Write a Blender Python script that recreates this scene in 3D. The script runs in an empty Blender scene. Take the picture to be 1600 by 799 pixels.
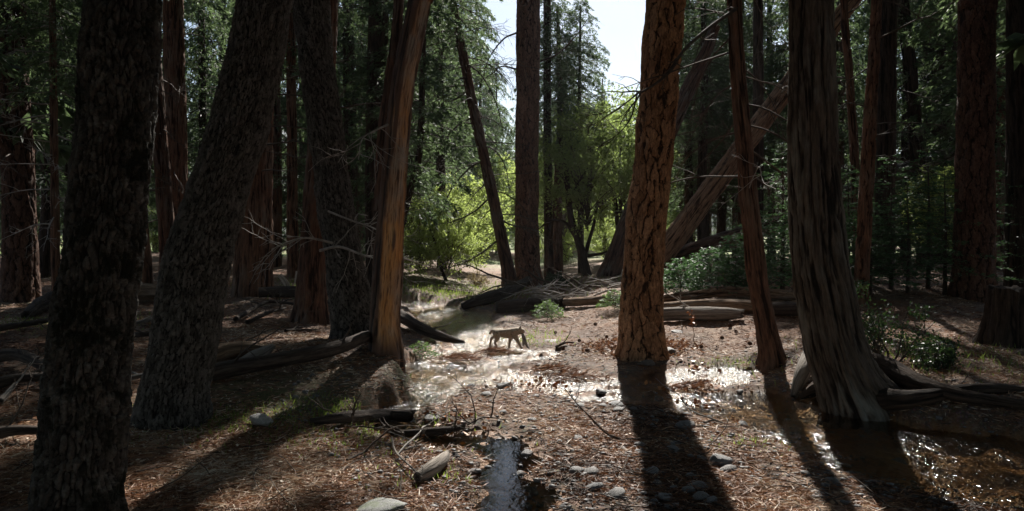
import bpy, math, random
import numpy as np
from mathutils import Vector, Matrix, noise as mnoise

# ------------------------------------------------------------------ camera, sky, sun, exposure
SC = bpy.context.scene
F, HOR, CAMH = 1142.0, 365.0, 2.5          # focal length and horizon row for a 1600 px wide picture, eye height
cam = bpy.data.cameras.new('camera'); cam.sensor_width = 36.0; cam.lens = 36.0 * F / 1600.0
cam.shift_y = -(399.5 - HOR) / 1600.0; cam.clip_start = 0.1; cam.clip_end = 6000
camo = bpy.data.objects.new('camera', cam); SC.collection.objects.link(camo)
camo.location = (0, 0, CAMH); camo.rotation_euler = (math.radians(90), 0, 0)
SC.camera = camo
SUN_EL, SUN_AZ = 39.0, 10.0                # sun ahead of the camera, a little to the right
w = bpy.data.worlds.new('World'); SC.world = w; w.use_nodes = True
nt = w.node_tree; nt.nodes.clear()
sky = nt.nodes.new('ShaderNodeTexSky'); sky.sky_type = 'NISHITA'; sky.sun_disc = False
sky.sun_elevation = math.radians(SUN_EL); sky.sun_rotation = math.radians(SUN_AZ)
sky.air_density = 1.0; sky.dust_density = 0.6; sky.ozone_density = 1.0
bg = nt.nodes.new('ShaderNodeBackground'); bg.inputs[1].default_value = 0.05
out = nt.nodes.new('ShaderNodeOutputWorld')
nt.links.new(sky.outputs[0], bg.inputs[0]); nt.links.new(bg.outputs[0], out.inputs[0])
sl = bpy.data.lights.new('sun', 'SUN'); sl.energy = 5.0; sl.angle = math.radians(0.5); sl.color = (1.0, 0.95, 0.87)
so = bpy.data.objects.new('sun', sl); SC.collection.objects.link(so)
_e, _a = math.radians(SUN_EL), math.radians(SUN_AZ)
sund = Vector((math.sin(_a) * math.cos(_e), math.cos(_a) * math.cos(_e), math.sin(_e)))
so.rotation_euler = sund.to_track_quat('Z', 'Y').to_euler()
vs = SC.view_settings
vs.view_transform = 'Standard'; vs.look = 'None'; vs.gamma = 1.0; vs.use_curve_mapping = False
vs.exposure = 1.22
SC.render.engine = 'CYCLES'
SC.cycles.use_denoising = True
SC.cycles.max_bounces = 7; SC.cycles.diffuse_bounces = 4; SC.cycles.glossy_bounces = 3
SC.cycles.transmission_bounces = 4; SC.cycles.transparent_max_bounces = 8
SC.cycles.sample_clamp_indirect = 4.0

HAZE = 0.00013
COL = SC.collection
rng = np.random.default_rng(7)
random.seed(7)

# ------------------------------------------------------------------ numeric helpers
def _hash(ix, iy, iz, seed):
    h = (ix.astype(np.int64) * 374761393 + iy.astype(np.int64) * 668265263 + iz.astype(np.int64) * 1274126177 + seed * 974634777) & 0xFFFFFFFF
    h = ((h ^ (h >> 13)) * 1274126177) & 0xFFFFFFFF
    h = ((h ^ (h >> 16)) * 2246822519) & 0xFFFFFFFF
    h = h ^ (h >> 13)
    return (h & 0xFFFFFF) / float(0xFFFFFF)

def vnoise(x, y, z=None, seed=0):
    x = np.asarray(x, float); y = np.asarray(y, float)
    z = np.zeros_like(x) if z is None else np.asarray(z, float)
    ix, iy, iz = np.floor(x), np.floor(y), np.floor(z)
    fx, fy, fz = x - ix, y - iy, z - iz
    fx = fx * fx * (3 - 2 * fx); fy = fy * fy * (3 - 2 * fy); fz = fz * fz * (3 - 2 * fz)
    r = 0
    for dx in (0, 1):
        for dy in (0, 1):
            a = (fx if dx else 1 - fx) * (fy if dy else 1 - fy)
            if not np.any(z):
                r = r + a * _hash(ix + dx, iy + dy, iz, seed)
            else:
                r = r + a * (1 - fz) * _hash(ix + dx, iy + dy, iz, seed) + a * fz * _hash(ix + dx, iy + dy, iz + 1, seed)
    return r

def fbm(x, y, z=None, seed=0, o=4):
    r, a, s, f = 0, 0.5, 0, 1.0
    for i in range(o):
        r = r + a * vnoise(np.asarray(x) * f, np.asarray(y) * f, None if z is None else np.asarray(z) * f, seed + i * 17); s += a; a *= .5; f *= 2.03
    return r / s

def sstep(a, b, x):
    t = np.clip((np.asarray(x, float) - a) / (b - a), 0, 1)
    return t * t * (3 - 2 * t)

def voronoi(u, v, per, seed=0):
    """F1, F2-F1 edge and the cell's random number; u wraps with period per (an integer)."""
    iu, iv = np.floor(u), np.floor(v)
    d1 = np.full(u.shape, 9.0); d2 = np.full(u.shape, 9.0); cid = np.zeros(u.shape)
    for du in (-1, 0, 1):
        for dv in (-1, 0, 1):
            cu, cv = iu + du, iv + dv
            cw = np.mod(cu, per) if per else cu
            z = np.zeros_like(cu)
            px = cu + 0.15 + 0.7 * _hash(cw, cv, z, seed); py = cv + 0.15 + 0.7 * _hash(cw, cv, z + 5, seed)
            d = np.hypot(u - px, v - py)
            c = _hash(cw, cv, z + 9, seed)
            near = d < d1
            d2 = np.where(near, d1, np.minimum(d2, d)); cid = np.where(near, c, cid); d1 = np.where(near, d, d1)
    return d1, d2 - d1, cid

def plates(u, v, per, seed=0):
    """bark plates: deep upright fissures, fainter cross cracks"""
    iu, iv = np.floor(u), np.floor(v)
    d1 = np.full(u.shape, 9.0); d2 = np.full(u.shape, 9.0); cid = np.zeros(u.shape)
    x1 = np.zeros(u.shape); y1 = x1.copy(); x2 = x1.copy(); y2 = x1.copy()
    for du in (-2, -1, 0, 1, 2):
        for dv in (-1, 0, 1):
            cu, cv = iu + du, iv + dv; cw = np.mod(cu, per); z = np.zeros_like(cu)
            px = cu + .05 + .9 * _hash(cw, cv, z, seed); py = cv + .05 + .9 * _hash(cw, cv, z + 5, seed)
            wgt = .75 + .5 * _hash(cw, cv, z + 3, seed)
            d = np.hypot(u - px, (v - py)) * wgt; c = _hash(cw, cv, z + 9, seed)
            n1 = d < d1; n2 = (d < d2) & ~n1
            x2 = np.where(n1, x1, np.where(n2, px, x2)); y2 = np.where(n1, y1, np.where(n2, py, y2)); d2 = np.where(n1, d1, np.where(n2, d, d2))
            x1 = np.where(n1, px, x1); y1 = np.where(n1, py, y1); cid = np.where(n1, c, cid); d1 = np.where(n1, d, d1)
    up = np.abs(x2 - x1) / (np.hypot(x2 - x1, y2 - y1) + 1e-6)
    return d2 - d1, up, cid

# ------------------------------------------------------------------ mesh / object helpers
def mk_mesh(name, v, faces, attrs=None, mats=(), smooth=True, matidx=None):
    """v (N,3); faces: (M,k) array or a list of such arrays (k=3 or 4)."""
    v = np.asarray(v, np.float32)
    fl = faces if isinstance(faces, (list, tuple)) else [faces]
    fl = [np.asarray(f, np.int32) for f in fl if len(f)]
    me = bpy.data.meshes.new(name)
    me.vertices.add(len(v)); me.vertices.foreach_set('co', v.ravel())
    idx = np.concatenate([f.ravel() for f in fl]) if fl else np.zeros(0, np.int32)
    tot = np.concatenate([np.full(len(f), f.shape[1], np.int32) for f in fl]) if fl else np.zeros(0, np.int32)
    st = np.concatenate([[0], np.cumsum(tot)[:-1]]).astype(np.int32) if len(tot) else tot
    me.loops.add(len(idx)); me.loops.foreach_set('vertex_index', idx)
    me.polygons.add(len(tot)); me.polygons.foreach_set('loop_start', st); me.polygons.foreach_set('loop_total', tot)
    me.polygons.foreach_set('use_smooth', np.full(len(tot), smooth, bool))
    if matidx is not None: me.polygons.foreach_set('material_index', np.asarray(matidx, np.int32))
    for k, a in (attrs or {}).items():
        a = np.asarray(a, np.float32)
        if a.ndim == 1:
            at = me.attributes.new(k, 'FLOAT', 'POINT'); at.data.foreach_set('value', a)
        else:
            at = me.attributes.new(k, 'FLOAT_VECTOR', 'POINT'); at.data.foreach_set('vector', a.ravel())
    for m in mats: me.materials.append(M[m] if isinstance(m, str) else m)
    me.update(calc_edges=True)
    return me

def link(name, me, parent=None, loc=(0, 0, 0), rot=(0, 0, 0), scale=(1, 1, 1)):
    o = bpy.data.objects.new(name, me); COL.objects.link(o)
    o.location = loc; o.rotation_euler = rot; o.scale = scale
    if parent is not None: o.parent = parent
    return o

def tag(o, label, cat, group=None, kind=None):
    if label: o['label'] = label
    if cat: o['category'] = cat
    if group: o['group'] = group
    if kind: o['kind'] = kind
    return o

def struct(o, kind='structure', label=None):
    o['kind'] = kind
    if label: o['label'] = label
    return o

class Geo:
    """collects quads and triangles"""
    def __init__(s): s.v = []; s.q = []; s.t = []; s.n = 0; s.a = {}; s.mq = []; s.mt = []
    def add(s, v, q=None, t=None, m=0, **at):
        v = np.asarray(v, float)
        if q is not None and len(q): s.q.append(np.asarray(q) + s.n); s.mq.append(np.full(len(q), m))
        if t is not None and len(t): s.t.append(np.asarray(t) + s.n); s.mt.append(np.full(len(t), m))
        s.v.append(v)
        for k, a in at.items(): s.a.setdefault(k, []).append(np.broadcast_to(np.asarray(a, float), (len(v),) + np.shape(a)[1:] if np.ndim(a) else (len(v),)))
        s.n += len(v)
    def mesh(s, name, mats, smooth=True, off=(0, 0, 0)):
        v = np.concatenate(s.v) - np.asarray(off)
        fs = []; mi = []
        if s.q: fs.append(np.concatenate(s.q)); mi.append(np.concatenate(s.mq))
        if s.t: fs.append(np.concatenate(s.t)); mi.append(np.concatenate(s.mt))
        return mk_mesh(name, v, fs, {k: np.concatenate(a) for k, a in s.a.items()}, mats, smooth, np.concatenate(mi))

def catmull(P, n):
    P = np.asarray(P, float)
    if len(P) < 3:
        t = np.linspace(0, 1, n)[:, None]; return P[0] * (1 - t) + P[-1] * t
    Q = np.vstack([2 * P[0] - P[1], P, 2 * P[-1] - P[-2]])
    u = np.linspace(0, len(P) - 1 - 1e-9, n); i = u.astype(int); f = (u - i)[:, None]
    a, b, c, d = Q[i], Q[i + 1], Q[i + 2], Q[i + 3]
    return .5 * (2 * b + (c - a) * f + (2 * a - 5 * b + 4 * c - d) * f ** 2 + (3 * b - a - 3 * c + d) * f ** 3)

def frames(C, ref):
    T = np.gradient(C, axis=0); T /= np.linalg.norm(T, axis=1)[:, None] + 1e-12
    A = np.cross(T, ref); A /= np.linalg.norm(A, axis=1)[:, None] + 1e-9
    B = np.cross(A, T)
    return T, A, B

def tube(P, R, ns=4, ref=(0.31, 0.87, 0.12)):
    """plain tapered tube along polyline P with radii R -> verts, quads"""
    P = np.asarray(P, float); R = np.broadcast_to(np.asarray(R, float), (len(P),))
    T, A, B = frames(P, np.asarray(ref))
    an = np.arange(ns) / ns * 2 * math.pi
    V = P[:, None] + R[:, None, None] * (np.cos(an)[None, :, None] * A[:, None] + np.sin(an)[None, :, None] * B[:, None])
    n = len(P); i = np.arange(n - 1)[:, None] * ns; j = np.arange(ns)[None]
    q = np.stack([i + j, i + (j + 1) % ns, i + ns + (j + 1) % ns, i + ns + j], -1).reshape(-1, 4)
    return V.reshape(-1, 3), q

def swept(P, R, ns, n, bark, seed=0, ref=(0, 1, 0), flare=0, fh=0.5, lobes=5, amp=1.0, cap=True, peel=None, tvals=None, end_rag=0.0):
    """bark-covered stem: real relief on rings along the smoothed line P (first point = base).
    returns verts, quads, tris, attrs"""
    P = np.asarray(P, float); R = np.asarray(R, float)
    PR = catmull(np.c_[P, R], 400)
    seg = np.r_[0, np.cumsum(np.linalg.norm(np.diff(PR[:, :3], axis=0), axis=1))]
    if tvals is None: s = np.linspace(0, seg[-1], n)
    else: s = np.clip(np.asarray(tvals), 0, seg[-1]); n = len(s)
    C = np.stack([np.interp(s, seg, PR[:, k]) for k in range(3)], 1); r = np.interp(s, seg, PR[:, 3])
    T, A, B = frames(C, np.asarray(ref, float))
    an = np.arange(ns) / ns * 2 * math.pi
    a2, s2 = np.meshgrid(an, s); r2 = np.repeat(r[:, None], ns, 1)
    rm = float(np.median(r)) + 1e-6
    cx, cy = np.cos(a2), np.sin(a2)
    warp = fbm(cx * rm * 3 + 9, cy * rm * 3, s2 * 1.5 + seed, seed, 3) - .5
    arc = a2 * rm
    h = np.ones_like(a2); cid = np.zeros_like(a2); d = np.zeros_like(a2)
    lump = (fbm(cx * 1.2 + seed, cy * 1.2, s2 * .7 / max(.3, rm), seed + 3, 3) - .5)
    d += lump * rm * (.12 if bark == 'cedar' else .30 if bark == 'oak' else .22)
    if bark == 'pine':
        cell = .185; per = max(5, int(round(2 * math.pi * rm / cell)))
        w2 = fbm(cx * rm * 9 + 3, cy * rm * 9, s2 * 7 + seed, seed + 1, 3) - .5
        u = a2 / (2 * math.pi) * per + warp * 1.5 + w2 * .7; v = s2 / (cell * 2.0) + (fbm(cx * 4, cy * 4, s2 * 2, seed + 5, 2) - .5) * 1.4 + w2 * .35
        e, up, cid = plates(u, v, per, seed)
        wid = .10 + .36 * up ** 2 * (.5 + fbm(cx * rm * 5, cy * rm * 5, s2 * 1.2, seed + 15, 2))
        fine = fbm(cx * rm * 34, cy * rm * 34, s2 * 26, seed + 8, 3) - .5
        h = sstep(.0, 1.0, (e + fine * .10) / wid)
        steps = np.floor(fbm(cx * rm * 8, cy * rm * 8, s2 * 5, seed + 25, 3) * 7) / 7
        d += amp * (.055 * (h - .8) * (.45 + .55 * up) + .012 * (cid - .5) * h + .012 * fine + .018 * (steps - .5) * h)
    elif bark == 'cedar':
        k = rm * 2 * math.pi
        fr = max(7, round(k / .062))
        ua = a2 / (2 * math.pi)
        wob = (fbm(cx * 1.3 + 4, cy * 1.3, s2 * .55, seed + 2, 4) - .5) * 4.0 / fr
        per = int(fr)
        def ringn(m, vs, sd):
            x = np.mod(ua + wob, 1.0) * m; i0 = np.floor(x); f = x - i0
            g = lambda ii: vnoise(np.mod(ii, m) * 7.31 + .5, s2 * vs + np.mod(ii, m) * 3.7, None, sd)
            return g(i0) * (1 - f) + g(i0 + 1) * f
        n1 = ringn(per, .9, seed + 20); n2 = ringn(per * 2, 1.7, seed + 31); n3 = ringn(per * 4, 3.0, seed + 41)
        fz = fbm(cx * rm * 30, cy * rm * 30, s2 * 7, seed + 44, 3) - .5
        h = sstep(.28, .68, .30 * n1 + .38 * n2 + .32 * n3 + .30 * fz); cid = n2 * .6 + n3 * .4
        d += amp * (.050 * (h - .6)) * min(1, rm / .3) + .014 * fz
    elif bark == 'oak':
        cell = .036; per = max(5, int(round(2 * math.pi * rm / cell)))
        w2 = fbm(cx * rm * 16 + 3, cy * rm * 16, s2 * 9 + seed, seed + 1, 3) - .5
        u = a2 / (2 * math.pi) * per + warp * 5 + w2 * 1.1; v = s2 / (cell * 2.9) + (fbm(cx * 5, cy * 5, s2 * 3, seed + 5, 2) - .5) * 1.5 + w2
        e, up, cid = plates(u, v, per, seed)
        fine = fbm(cx * rm * 60, cy * rm * 60, s2 * 40, seed + 8, 2) - .5
        h = sstep(0, 1, (e + fine * .25) / (.14 + .4 * up))
        d += amp * (.026 * (h - .7) + .016 * (cid - .5) + .012 * fine)
    elif bark == 'wood':
        h = fbm(cx * rm * 22, cy * rm * 22, s2 * .9, seed, 4); cid = fbm(cx * 2, cy * 2, s2 * .6, seed + 4, 3)
        d += amp * (.03 * (h - .5)) * min(1, rm / .12)
    elif bark == 'smooth':
        h = fbm(cx * rm * 18, cy * rm * 18, s2 * 4, seed, 3); cid = fbm(cx * 2, cy * 2, s2, seed + 4, 3)
        d += amp * (.02 * (h - .5)) * min(1, rm / .12)
    at = {}
    if peel is not None:
        pm = peel(a2, s2, seed); at['peel'] = pm.ravel()
        woodh = fbm(cx * rm * 16, cy * rm * 16, s2 * .8, seed + 50, 4)
        d = d * (1 - .82 * pm) + pm * (-.035 + .022 * (woodh - .5))
        h = h * (1 - pm) + pm * woodh
    rr = r2 + d
    if flare:
        fl = flare * np.exp(-np.maximum(s2, 0) / fh)
        ph = _hash(np.array([seed]), np.array([1]), np.array([2]), 5)[0] * 6.28
        lob = .55 + .45 * np.cos(lobes * a2 + ph + .8 * np.sin(2 * a2 + ph)) + .5 * (fbm(cx * 2 + seed, cy * 2, s2 * 0, seed + 70, 2) - .5)
        rr = rr * (1 + fl * lob)
    V = C[:, None] + rr[..., None] * (cx[..., None] * A[:, None] + cy[..., None] * B[:, None])
    if end_rag:
        endw = sstep(s[-1] - end_rag, s[-1], s2)
        V = V + T[:, None] * (endw * (fbm(cx * 3, cy * 3, s2 * 0, seed + 90, 3) - .5) * end_rag * 2)[..., None]
    i = np.arange(n - 1)[:, None] * ns; j = np.arange(ns)[None]
    q = np.stack([i + j, i + (j + 1) % ns, i + ns + (j + 1) % ns, i + ns + j], -1).reshape(-1, 4)
    V = V.reshape(-1, 3)
    at.update(h=h.ravel(), cell=cid.ravel(), buv=np.stack([cx * rm, cy * rm, s2], -1).reshape(-1, 3))
    t = np.zeros((0, 3), int)
    if cap:
        nv = len(V); V = np.vstack([V, C[0], C[-1] - T[-1] * rm * .15])
        jj = np.arange(ns)
        t = np.vstack([np.stack([np.full(ns, nv), (jj + 1) % ns, jj], 1), np.stack([np.full(ns, nv + 1), (n - 1) * ns + jj, (n - 1) * ns + (jj + 1) % ns], 1)])
        for k in at:
            ex = np.zeros((2,) + at[k].shape[1:]); at[k] = np.concatenate([at[k], ex])
    return V, q, t, at

def swept_mesh(name, mats, off, *a, **k):
    V, q, t, at = swept(*a, **k)
    return mk_mesh(name, V - np.asarray(off), [q, t], at, mats)

# ------------------------------------------------------------------ materials
M = {}
def newmat(name):
    m = bpy.data.materials.new(name); m.use_nodes = True; m.node_tree.nodes.clear(); M[name] = m
    return m, m.node_tree

class N:
    """tiny node-graph helper"""
    def __init__(s, nt): s.nt = nt
    def n(s, t, **k):
        x = s.nt.nodes.new(t)
        for a, b in k.items(): setattr(x, a, b)
        return x
    def set(s, sock, v):
        if hasattr(v, 'links') or isinstance(v, bpy.types.NodeSocket): s.nt.links.new(v, sock)
        else:
            if isinstance(v, tuple) and len(v) == 3 and sock.type == 'RGBA': v = v + (1,)
            sock.default_value = v
    def attr(s, name, out='Fac'):
        return s.n('ShaderNodeAttribute', attribute_name=name).outputs[out]
    def pos(s): return s.n('ShaderNodeNewGeometry').outputs['Position']
    def noise(s, vec, scale, detail=4, rough=.55, dist=0.0, vscale=None):
        if vscale:
            mp = s.n('ShaderNodeMapping'); s.set(mp.inputs[0], vec); mp.inputs['Scale'].default_value = vscale; vec = mp.outputs[0]
        x = s.n('ShaderNodeTexNoise'); s.set(x.inputs['Vector'], vec); x.inputs['Scale'].default_value = scale
        x.inputs['Detail'].default_value = detail; x.inputs['Roughness'].default_value = rough; x.inputs['Distortion'].default_value = dist
        return x.outputs['Fac']
    def ramp(s, fac, *stops):
        x = s.n('ShaderNodeValToRGB'); s.set(x.inputs[0], fac)
        el = x.color_ramp.elements
        while len(el) < len(stops): el.new(.5)
        for e, (p, c) in zip(el, stops):
            e.position = p; e.color = (c if isinstance(c, tuple) else (c, c, c)) + (1,)
        return x.outputs[0]
    def mix(s, f, a, b, mode='MIX'):
        x = s.n('ShaderNodeMix', data_type='RGBA', blend_type=mode)
        s.set(x.inputs[0], f); s.set(x.inputs[6], a); s.set(x.inputs[7], b)
        return x.outputs[2]
    def math(s, op, a, b=0.0, clamp=False):
        x = s.n('ShaderNodeMath', operation=op, use_clamp=clamp); s.set(x.inputs[0], a); s.set(x.inputs[1], b)
        return x.outputs[0]
    def bump(s, h, strength=.5, dist=.02, normal=None):
        x = s.n('ShaderNodeBump'); s.set(x.inputs['Height'], h); s.set(x.inputs['Strength'], strength); x.inputs['Distance'].default_value = dist
        if normal is not None: s.set(x.inputs['Normal'], normal)
        return x.outputs[0]
    def principled(s, col, rough=.8, spec=.3, normal=None, **k):
        p = s.n('ShaderNodeBsdfPrincipled'); s.set(p.inputs['Base Color'], col); s.set(p.inputs['Roughness'], rough)
        s.set(p.inputs['Specular IOR Level'], spec)
        if normal is not None: s.set(p.inputs['Normal'], normal)
        for a, b in k.items(): s.set(p.inputs[a], b)
        return p.outputs[0]
    def out(s, sh):
        o = s.n('ShaderNodeOutputMaterial'); s.nt.links.new(sh, o.inputs[0])

def bark_mat(name, dark, mid, light, moss=None, mossamt=.55, grey=None, vs=(1, 1, .12), rough=.92, lichen=None):
    m, nt_ = newmat(name); g = N(nt_)
    uv = g.attr('buv', 'Vector'); h = g.attr('h'); c = g.attr('cell')
    n1 = g.noise(uv, 6, 5, .6, vscale=vs); n2 = g.noise(uv, 45, 4, .65, vscale=vs)
    f = g.math('ADD', g.math('MULTIPLY', c, .5), g.math('MULTIPLY', n1, .55))
    plate = g.ramp(f, (.25, mid), (.72, light))
    plate = g.mix(g.ramp(n2, (.35, 1.0), (.62, .0)), plate, g.mix(.5, plate, dark))
    col = g.mix(g.ramp(h, (.12, 0.0), (.55, 1.0)), dark, plate)
    if grey is not None:
        col = g.mix(g.math('MULTIPLY', g.ramp(g.noise(uv, 1.7, 4, .6, vscale=(1, 1, .4)), (.48, 0.0), (.66, 1.0)), g.ramp(h, (.3, 0.0), (.7, 1.0))), col, grey)
    if lichen is not None:
        lm = g.ramp(g.math('MULTIPLY', g.noise(uv, 3.2, 6, .7), g.noise(uv, 17, 3, .6)), (.28, 0.0), (.40, 1.0))
        col = g.mix(lm, col, lichen)
    if moss is not None:
        mm = g.ramp(g.noise(uv, 2.4, 7, .72), (mossamt, 0.0), (mossamt + .08, 1.0))
        col = g.mix(mm, col, moss)
    n4 = g.noise(uv, 24, 5, .7, vscale=(1, 1, vs[2] * .6))
    col = g.mix(g.ramp(n4, (.36, .7), (.5, 0.0)), col, g.mix(.75, col, dark)); col = g.mix(g.ramp(n4, (.54, 0.0), (.68, .55)), col, tuple(min(1, x * 1.45) for x in light))
    nb = g.bump(g.math('ADD', g.math('ADD', n2, g.math('MULTIPLY', n4, 1.2)), g.math('MULTIPLY', g.noise(uv, 110, 3, .6, vscale=vs), .5)), .9, .02)
    g.out(g.principled(col, rough, .2, nb))
    return m

bark_mat('bark_pine', (.034, .019, .012), (.25, .128, .066), (.52, .30, .17), vs=(1, 1, .5))
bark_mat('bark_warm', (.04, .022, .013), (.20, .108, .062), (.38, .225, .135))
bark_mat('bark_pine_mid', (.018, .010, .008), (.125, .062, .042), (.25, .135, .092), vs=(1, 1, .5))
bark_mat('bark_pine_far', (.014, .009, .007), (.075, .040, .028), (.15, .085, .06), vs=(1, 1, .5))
bark_mat('bark_cedar', (.022, .012, .009), (.085, .042, .028), (.17, .09, .06), grey=(.16, .14, .12))
bark_mat('bark_cedar_red', (.022, .012, .008), (.105, .052, .032), (.21, .112, .072), grey=(.17, .13, .10))
bark_mat('bark_cedar_grey', (.016, .012, .009), (.075, .055, .042), (.155, .12, .092), grey=(.24, .228, .195))
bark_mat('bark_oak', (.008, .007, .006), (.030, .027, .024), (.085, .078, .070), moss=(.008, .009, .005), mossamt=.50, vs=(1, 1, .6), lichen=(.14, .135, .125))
bark_mat('bark_oak_plain', (.010, .009, .008), (.055, .050, .044), (.15, .138, .125), moss=(.012, .013, .007), mossamt=.60, vs=(1, 1, .6))
bark_mat('bark_dark', (.012, .009, .007), (.04, .028, .021), (.085, .058, .042))
bark_mat('log_grey', (.03, .024, .02), (.15, .125, .105), (.32, .28, .24), vs=(1, 1, .12), grey=(.38, .36, .34))
bark_mat('log_brown', (.03, .018, .012), (.13, .08, .05), (.30, .20, .13), vs=(1, 1, .12), grey=(.30, .26, .22))
bark_mat('log_dark', (.012, .009, .008), (.045, .033, .026), (.11, .085, .07), vs=(1, 1, .15))
bark_mat('twig', (.05, .042, .036), (.12, .10, .085), (.24, .21, .185), vs=(1, 1, .3))
bark_mat('wood_pale', (.10, .075, .05), (.34, .27, .2), (.55, .48, .40), vs=(1, 1, .1))

# peeled snag: bare orange sapwood on one flank, stringy bark elsewhere
m, nt_ = newmat('bark_peeled'); g = N(nt_)
uv = g.attr('buv', 'Vector'); h = g.attr('h'); pl = g.attr('peel')
n1 = g.noise(uv, 7, 5, .6, vscale=(1, 1, .12)); n2 = g.noise(uv, 40, 4, .65, vscale=(1, 1, .08)); n3 = g.noise(uv, 1.3, 4, .6, vscale=(1, 1, .5))
bk = g.mix(g.ramp(h, (.12, 0.0), (.6, 1.0)), (.02, .012, .009), g.ramp(n1, (.3, (.075, .042, .03)), (.7, (.16, .095, .065))))
wd = g.ramp(n1, (.28, (.30, .12, .035)), (.5, (.60, .29, .10)), (.75, (.72, .46, .25)))
wd = g.mix(g.ramp(n3, (.42, 0.0), (.6, 1.0)), wd, g.ramp(n1, (.3, (.27, .215, .17)), (.7, (.46, .39, .33))))
wd = g.mix(g.ramp(n2, (.36, .85), (.5, 0.0)), wd, (.10, .045, .02))
nb = g.bump(g.math('ADD', n1, g.math('MULTIPLY', n2, .6)), .7, .02)
g.out(g.principled(g.mix(pl, bk, wd), .75, .3, nb))

# plain thin twigs and limbs (world noise)
def plain_bark(name, a, b, sc=9):
    m, nt_ = newmat(name); g = N(nt_)
    o = g.n('ShaderNodeTexCoord').outputs['Object']
    n = g.noise(o, sc, 4, .6)
    g.out(g.principled(g.ramp(n, (.3, a), (.7, b)), .85, .25, g.bump(g.noise(o, 60, 3), .5, .01)))
plain_bark('limb', (.035, .026, .02), (.10, .078, .062))
plain_bark('limb_pale', (.16, .145, .13), (.40, .37, .34))
plain_bark('limb_red', (.07, .035, .022), (.15, .08, .05))

def leaf_mat(name, dark, light, trans, tw=.45, rough=.55):
    m, nt_ = newmat(name); g = N(nt_)
    t = g.attr('tint')
    col = g.ramp(t, (.0, dark), (1.0, light))
    tc = g.mix(1.0, g.ramp(t, (0.0, trans), (1.0, tuple(min(1, x * 1.5) for x in trans))), (1, 1, 1), 'MULTIPLY')
    d = g.principled(col, rough, .35)
    tr = g.n('ShaderNodeBsdfTranslucent'); g.set(tr.inputs[0], tc)
    mx = g.n('ShaderNodeMixShader'); mx.inputs[0].default_value = tw
    nt_.links.new(d, mx.inputs[1]); nt_.links.new(tr.outputs[0], mx.inputs[2])
    g.out(mx.outputs[0])
leaf_mat('leaf_cedar', (.016, .032, .022), (.062, .092, .056), (.12, .175, .075), .45)
leaf_mat('leaf_pine', (.014, .028, .014), (.04, .07, .03), (.035, .07, .02), .3)
leaf_mat('leaf_fir', (.025, .055, .03), (.09, .15, .075), (.065, .13, .045), .4)
leaf_mat('leaf_oak', (.022, .04, .018), (.10, .13, .055), (.26, .34, .10), .55)
leaf_mat('leaf_bright', (.03, .055, .022), (.12, .15, .055), (.34, .42, .12), .55)
leaf_mat('leaf_shrub', (.014, .028, .014), (.045, .07, .04), (.04, .075, .02), .3, .45)
leaf_mat('leaf_fern', (.05, .085, .045), (.15, .20, .11), (.13, .21, .06), .4)
leaf_mat('grass', (.05, .08, .02), (.17, .20, .06), (.20, .27, .05), .45)
leaf_mat('grass_dry', (.16, .12, .06), (.34, .28, .16), (.25, .2, .1), .35)

# leaf litter on the ground, one colour per piece
m, nt_ = newmat('litter'); g = N(nt_)
col = g.ramp(g.attr('tint'), (0.0, (.035, .018, .011)), (.3, (.14, .060, .030)), (.58, (.30, .145, .075)), (.78, (.44, .30, .19)), (1.0, (.62, .53, .42)))
d = g.principled(col, .6, .3); tr = g.n('ShaderNodeBsdfTranslucent'); g.set(tr.inputs[0], col)
mx = g.n('ShaderNodeMixShader'); mx.inputs[0].default_value = .2
nt_.links.new(d, mx.inputs[1]); nt_.links.new(tr.outputs[0], mx.inputs[2]); g.out(mx.outputs[0])

# stones
def stone_mat(name, a, b, moss=False):
    m, nt_ = newmat(name); g = N(nt_)
    o = g.n('ShaderNodeTexCoord').outputs['Object']; oi = g.n('ShaderNodeObjectInfo').outputs['Random']
    n = g.noise(o, 3, 6, .65); n2 = g.noise(o, 28, 4, .7)
    col = g.ramp(n, (.3, a), (.7, b)); col = g.mix(g.ramp(n2, (.42, .6), (.56, 0.0)), col, tuple(x * .45 for x in a))
    col = g.mix(g.math('MULTIPLY', oi, .45), col, (.11, .085, .065))
    if moss: col = g.mix(g.ramp(g.noise(o, 1.6, 5, .65), (.46, 0.0), (.6, .8)), col, (.10, .125, .06))
    g.out(g.principled(col, .62, .4, g.bump(g.math('ADD', n, n2), .6, .02)))
stone_mat('stone', (.09, .09, .095), (.24, .235, .235))
stone_mat('stone_pale', (.26, .26, .26), (.55, .54, .52))
stone_mat('stone_moss', (.18, .19, .185), (.36, .37, .36), True)

# ground
m, nt_ = newmat('forest_floor'); g = N(nt_)
p = g.pos()
wet = g.attr('wet'); gr = g.attr('gravel'); mead = g.attr('meadow'); ms = g.attr('moss')
na = g.noise(p, .55, 5, .6); nb_ = g.noise(p, 7, 6, .7); nc = g.noise(p, 38, 5, .72); nd = g.noise(p, 95, 3, .7)
nm = g.noise(p, 15, 4, .7, .5)
ncm = g.math('ADD', g.math('MULTIPLY', nc, .5), g.math('MULTIPLY', nm, .5))
lit = g.ramp(ncm, (.30, (.035, .018, .011)), (.45, (.135, .064, .035)), (.57, (.27, .150, .088)), (.72, (.50, .38, .28)))
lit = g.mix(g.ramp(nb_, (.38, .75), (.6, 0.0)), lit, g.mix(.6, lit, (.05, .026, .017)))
pale = g.ramp(nd, (.35, (.12, .085, .06)), (.7, (.48, .38, .27)))
lit = g.mix(g.ramp(g.math('ADD', g.math('MULTIPLY', na, .5), g.math('MULTIPLY', nm, .5)), (.47, 0.0), (.6, .75)), lit, pale)
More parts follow.
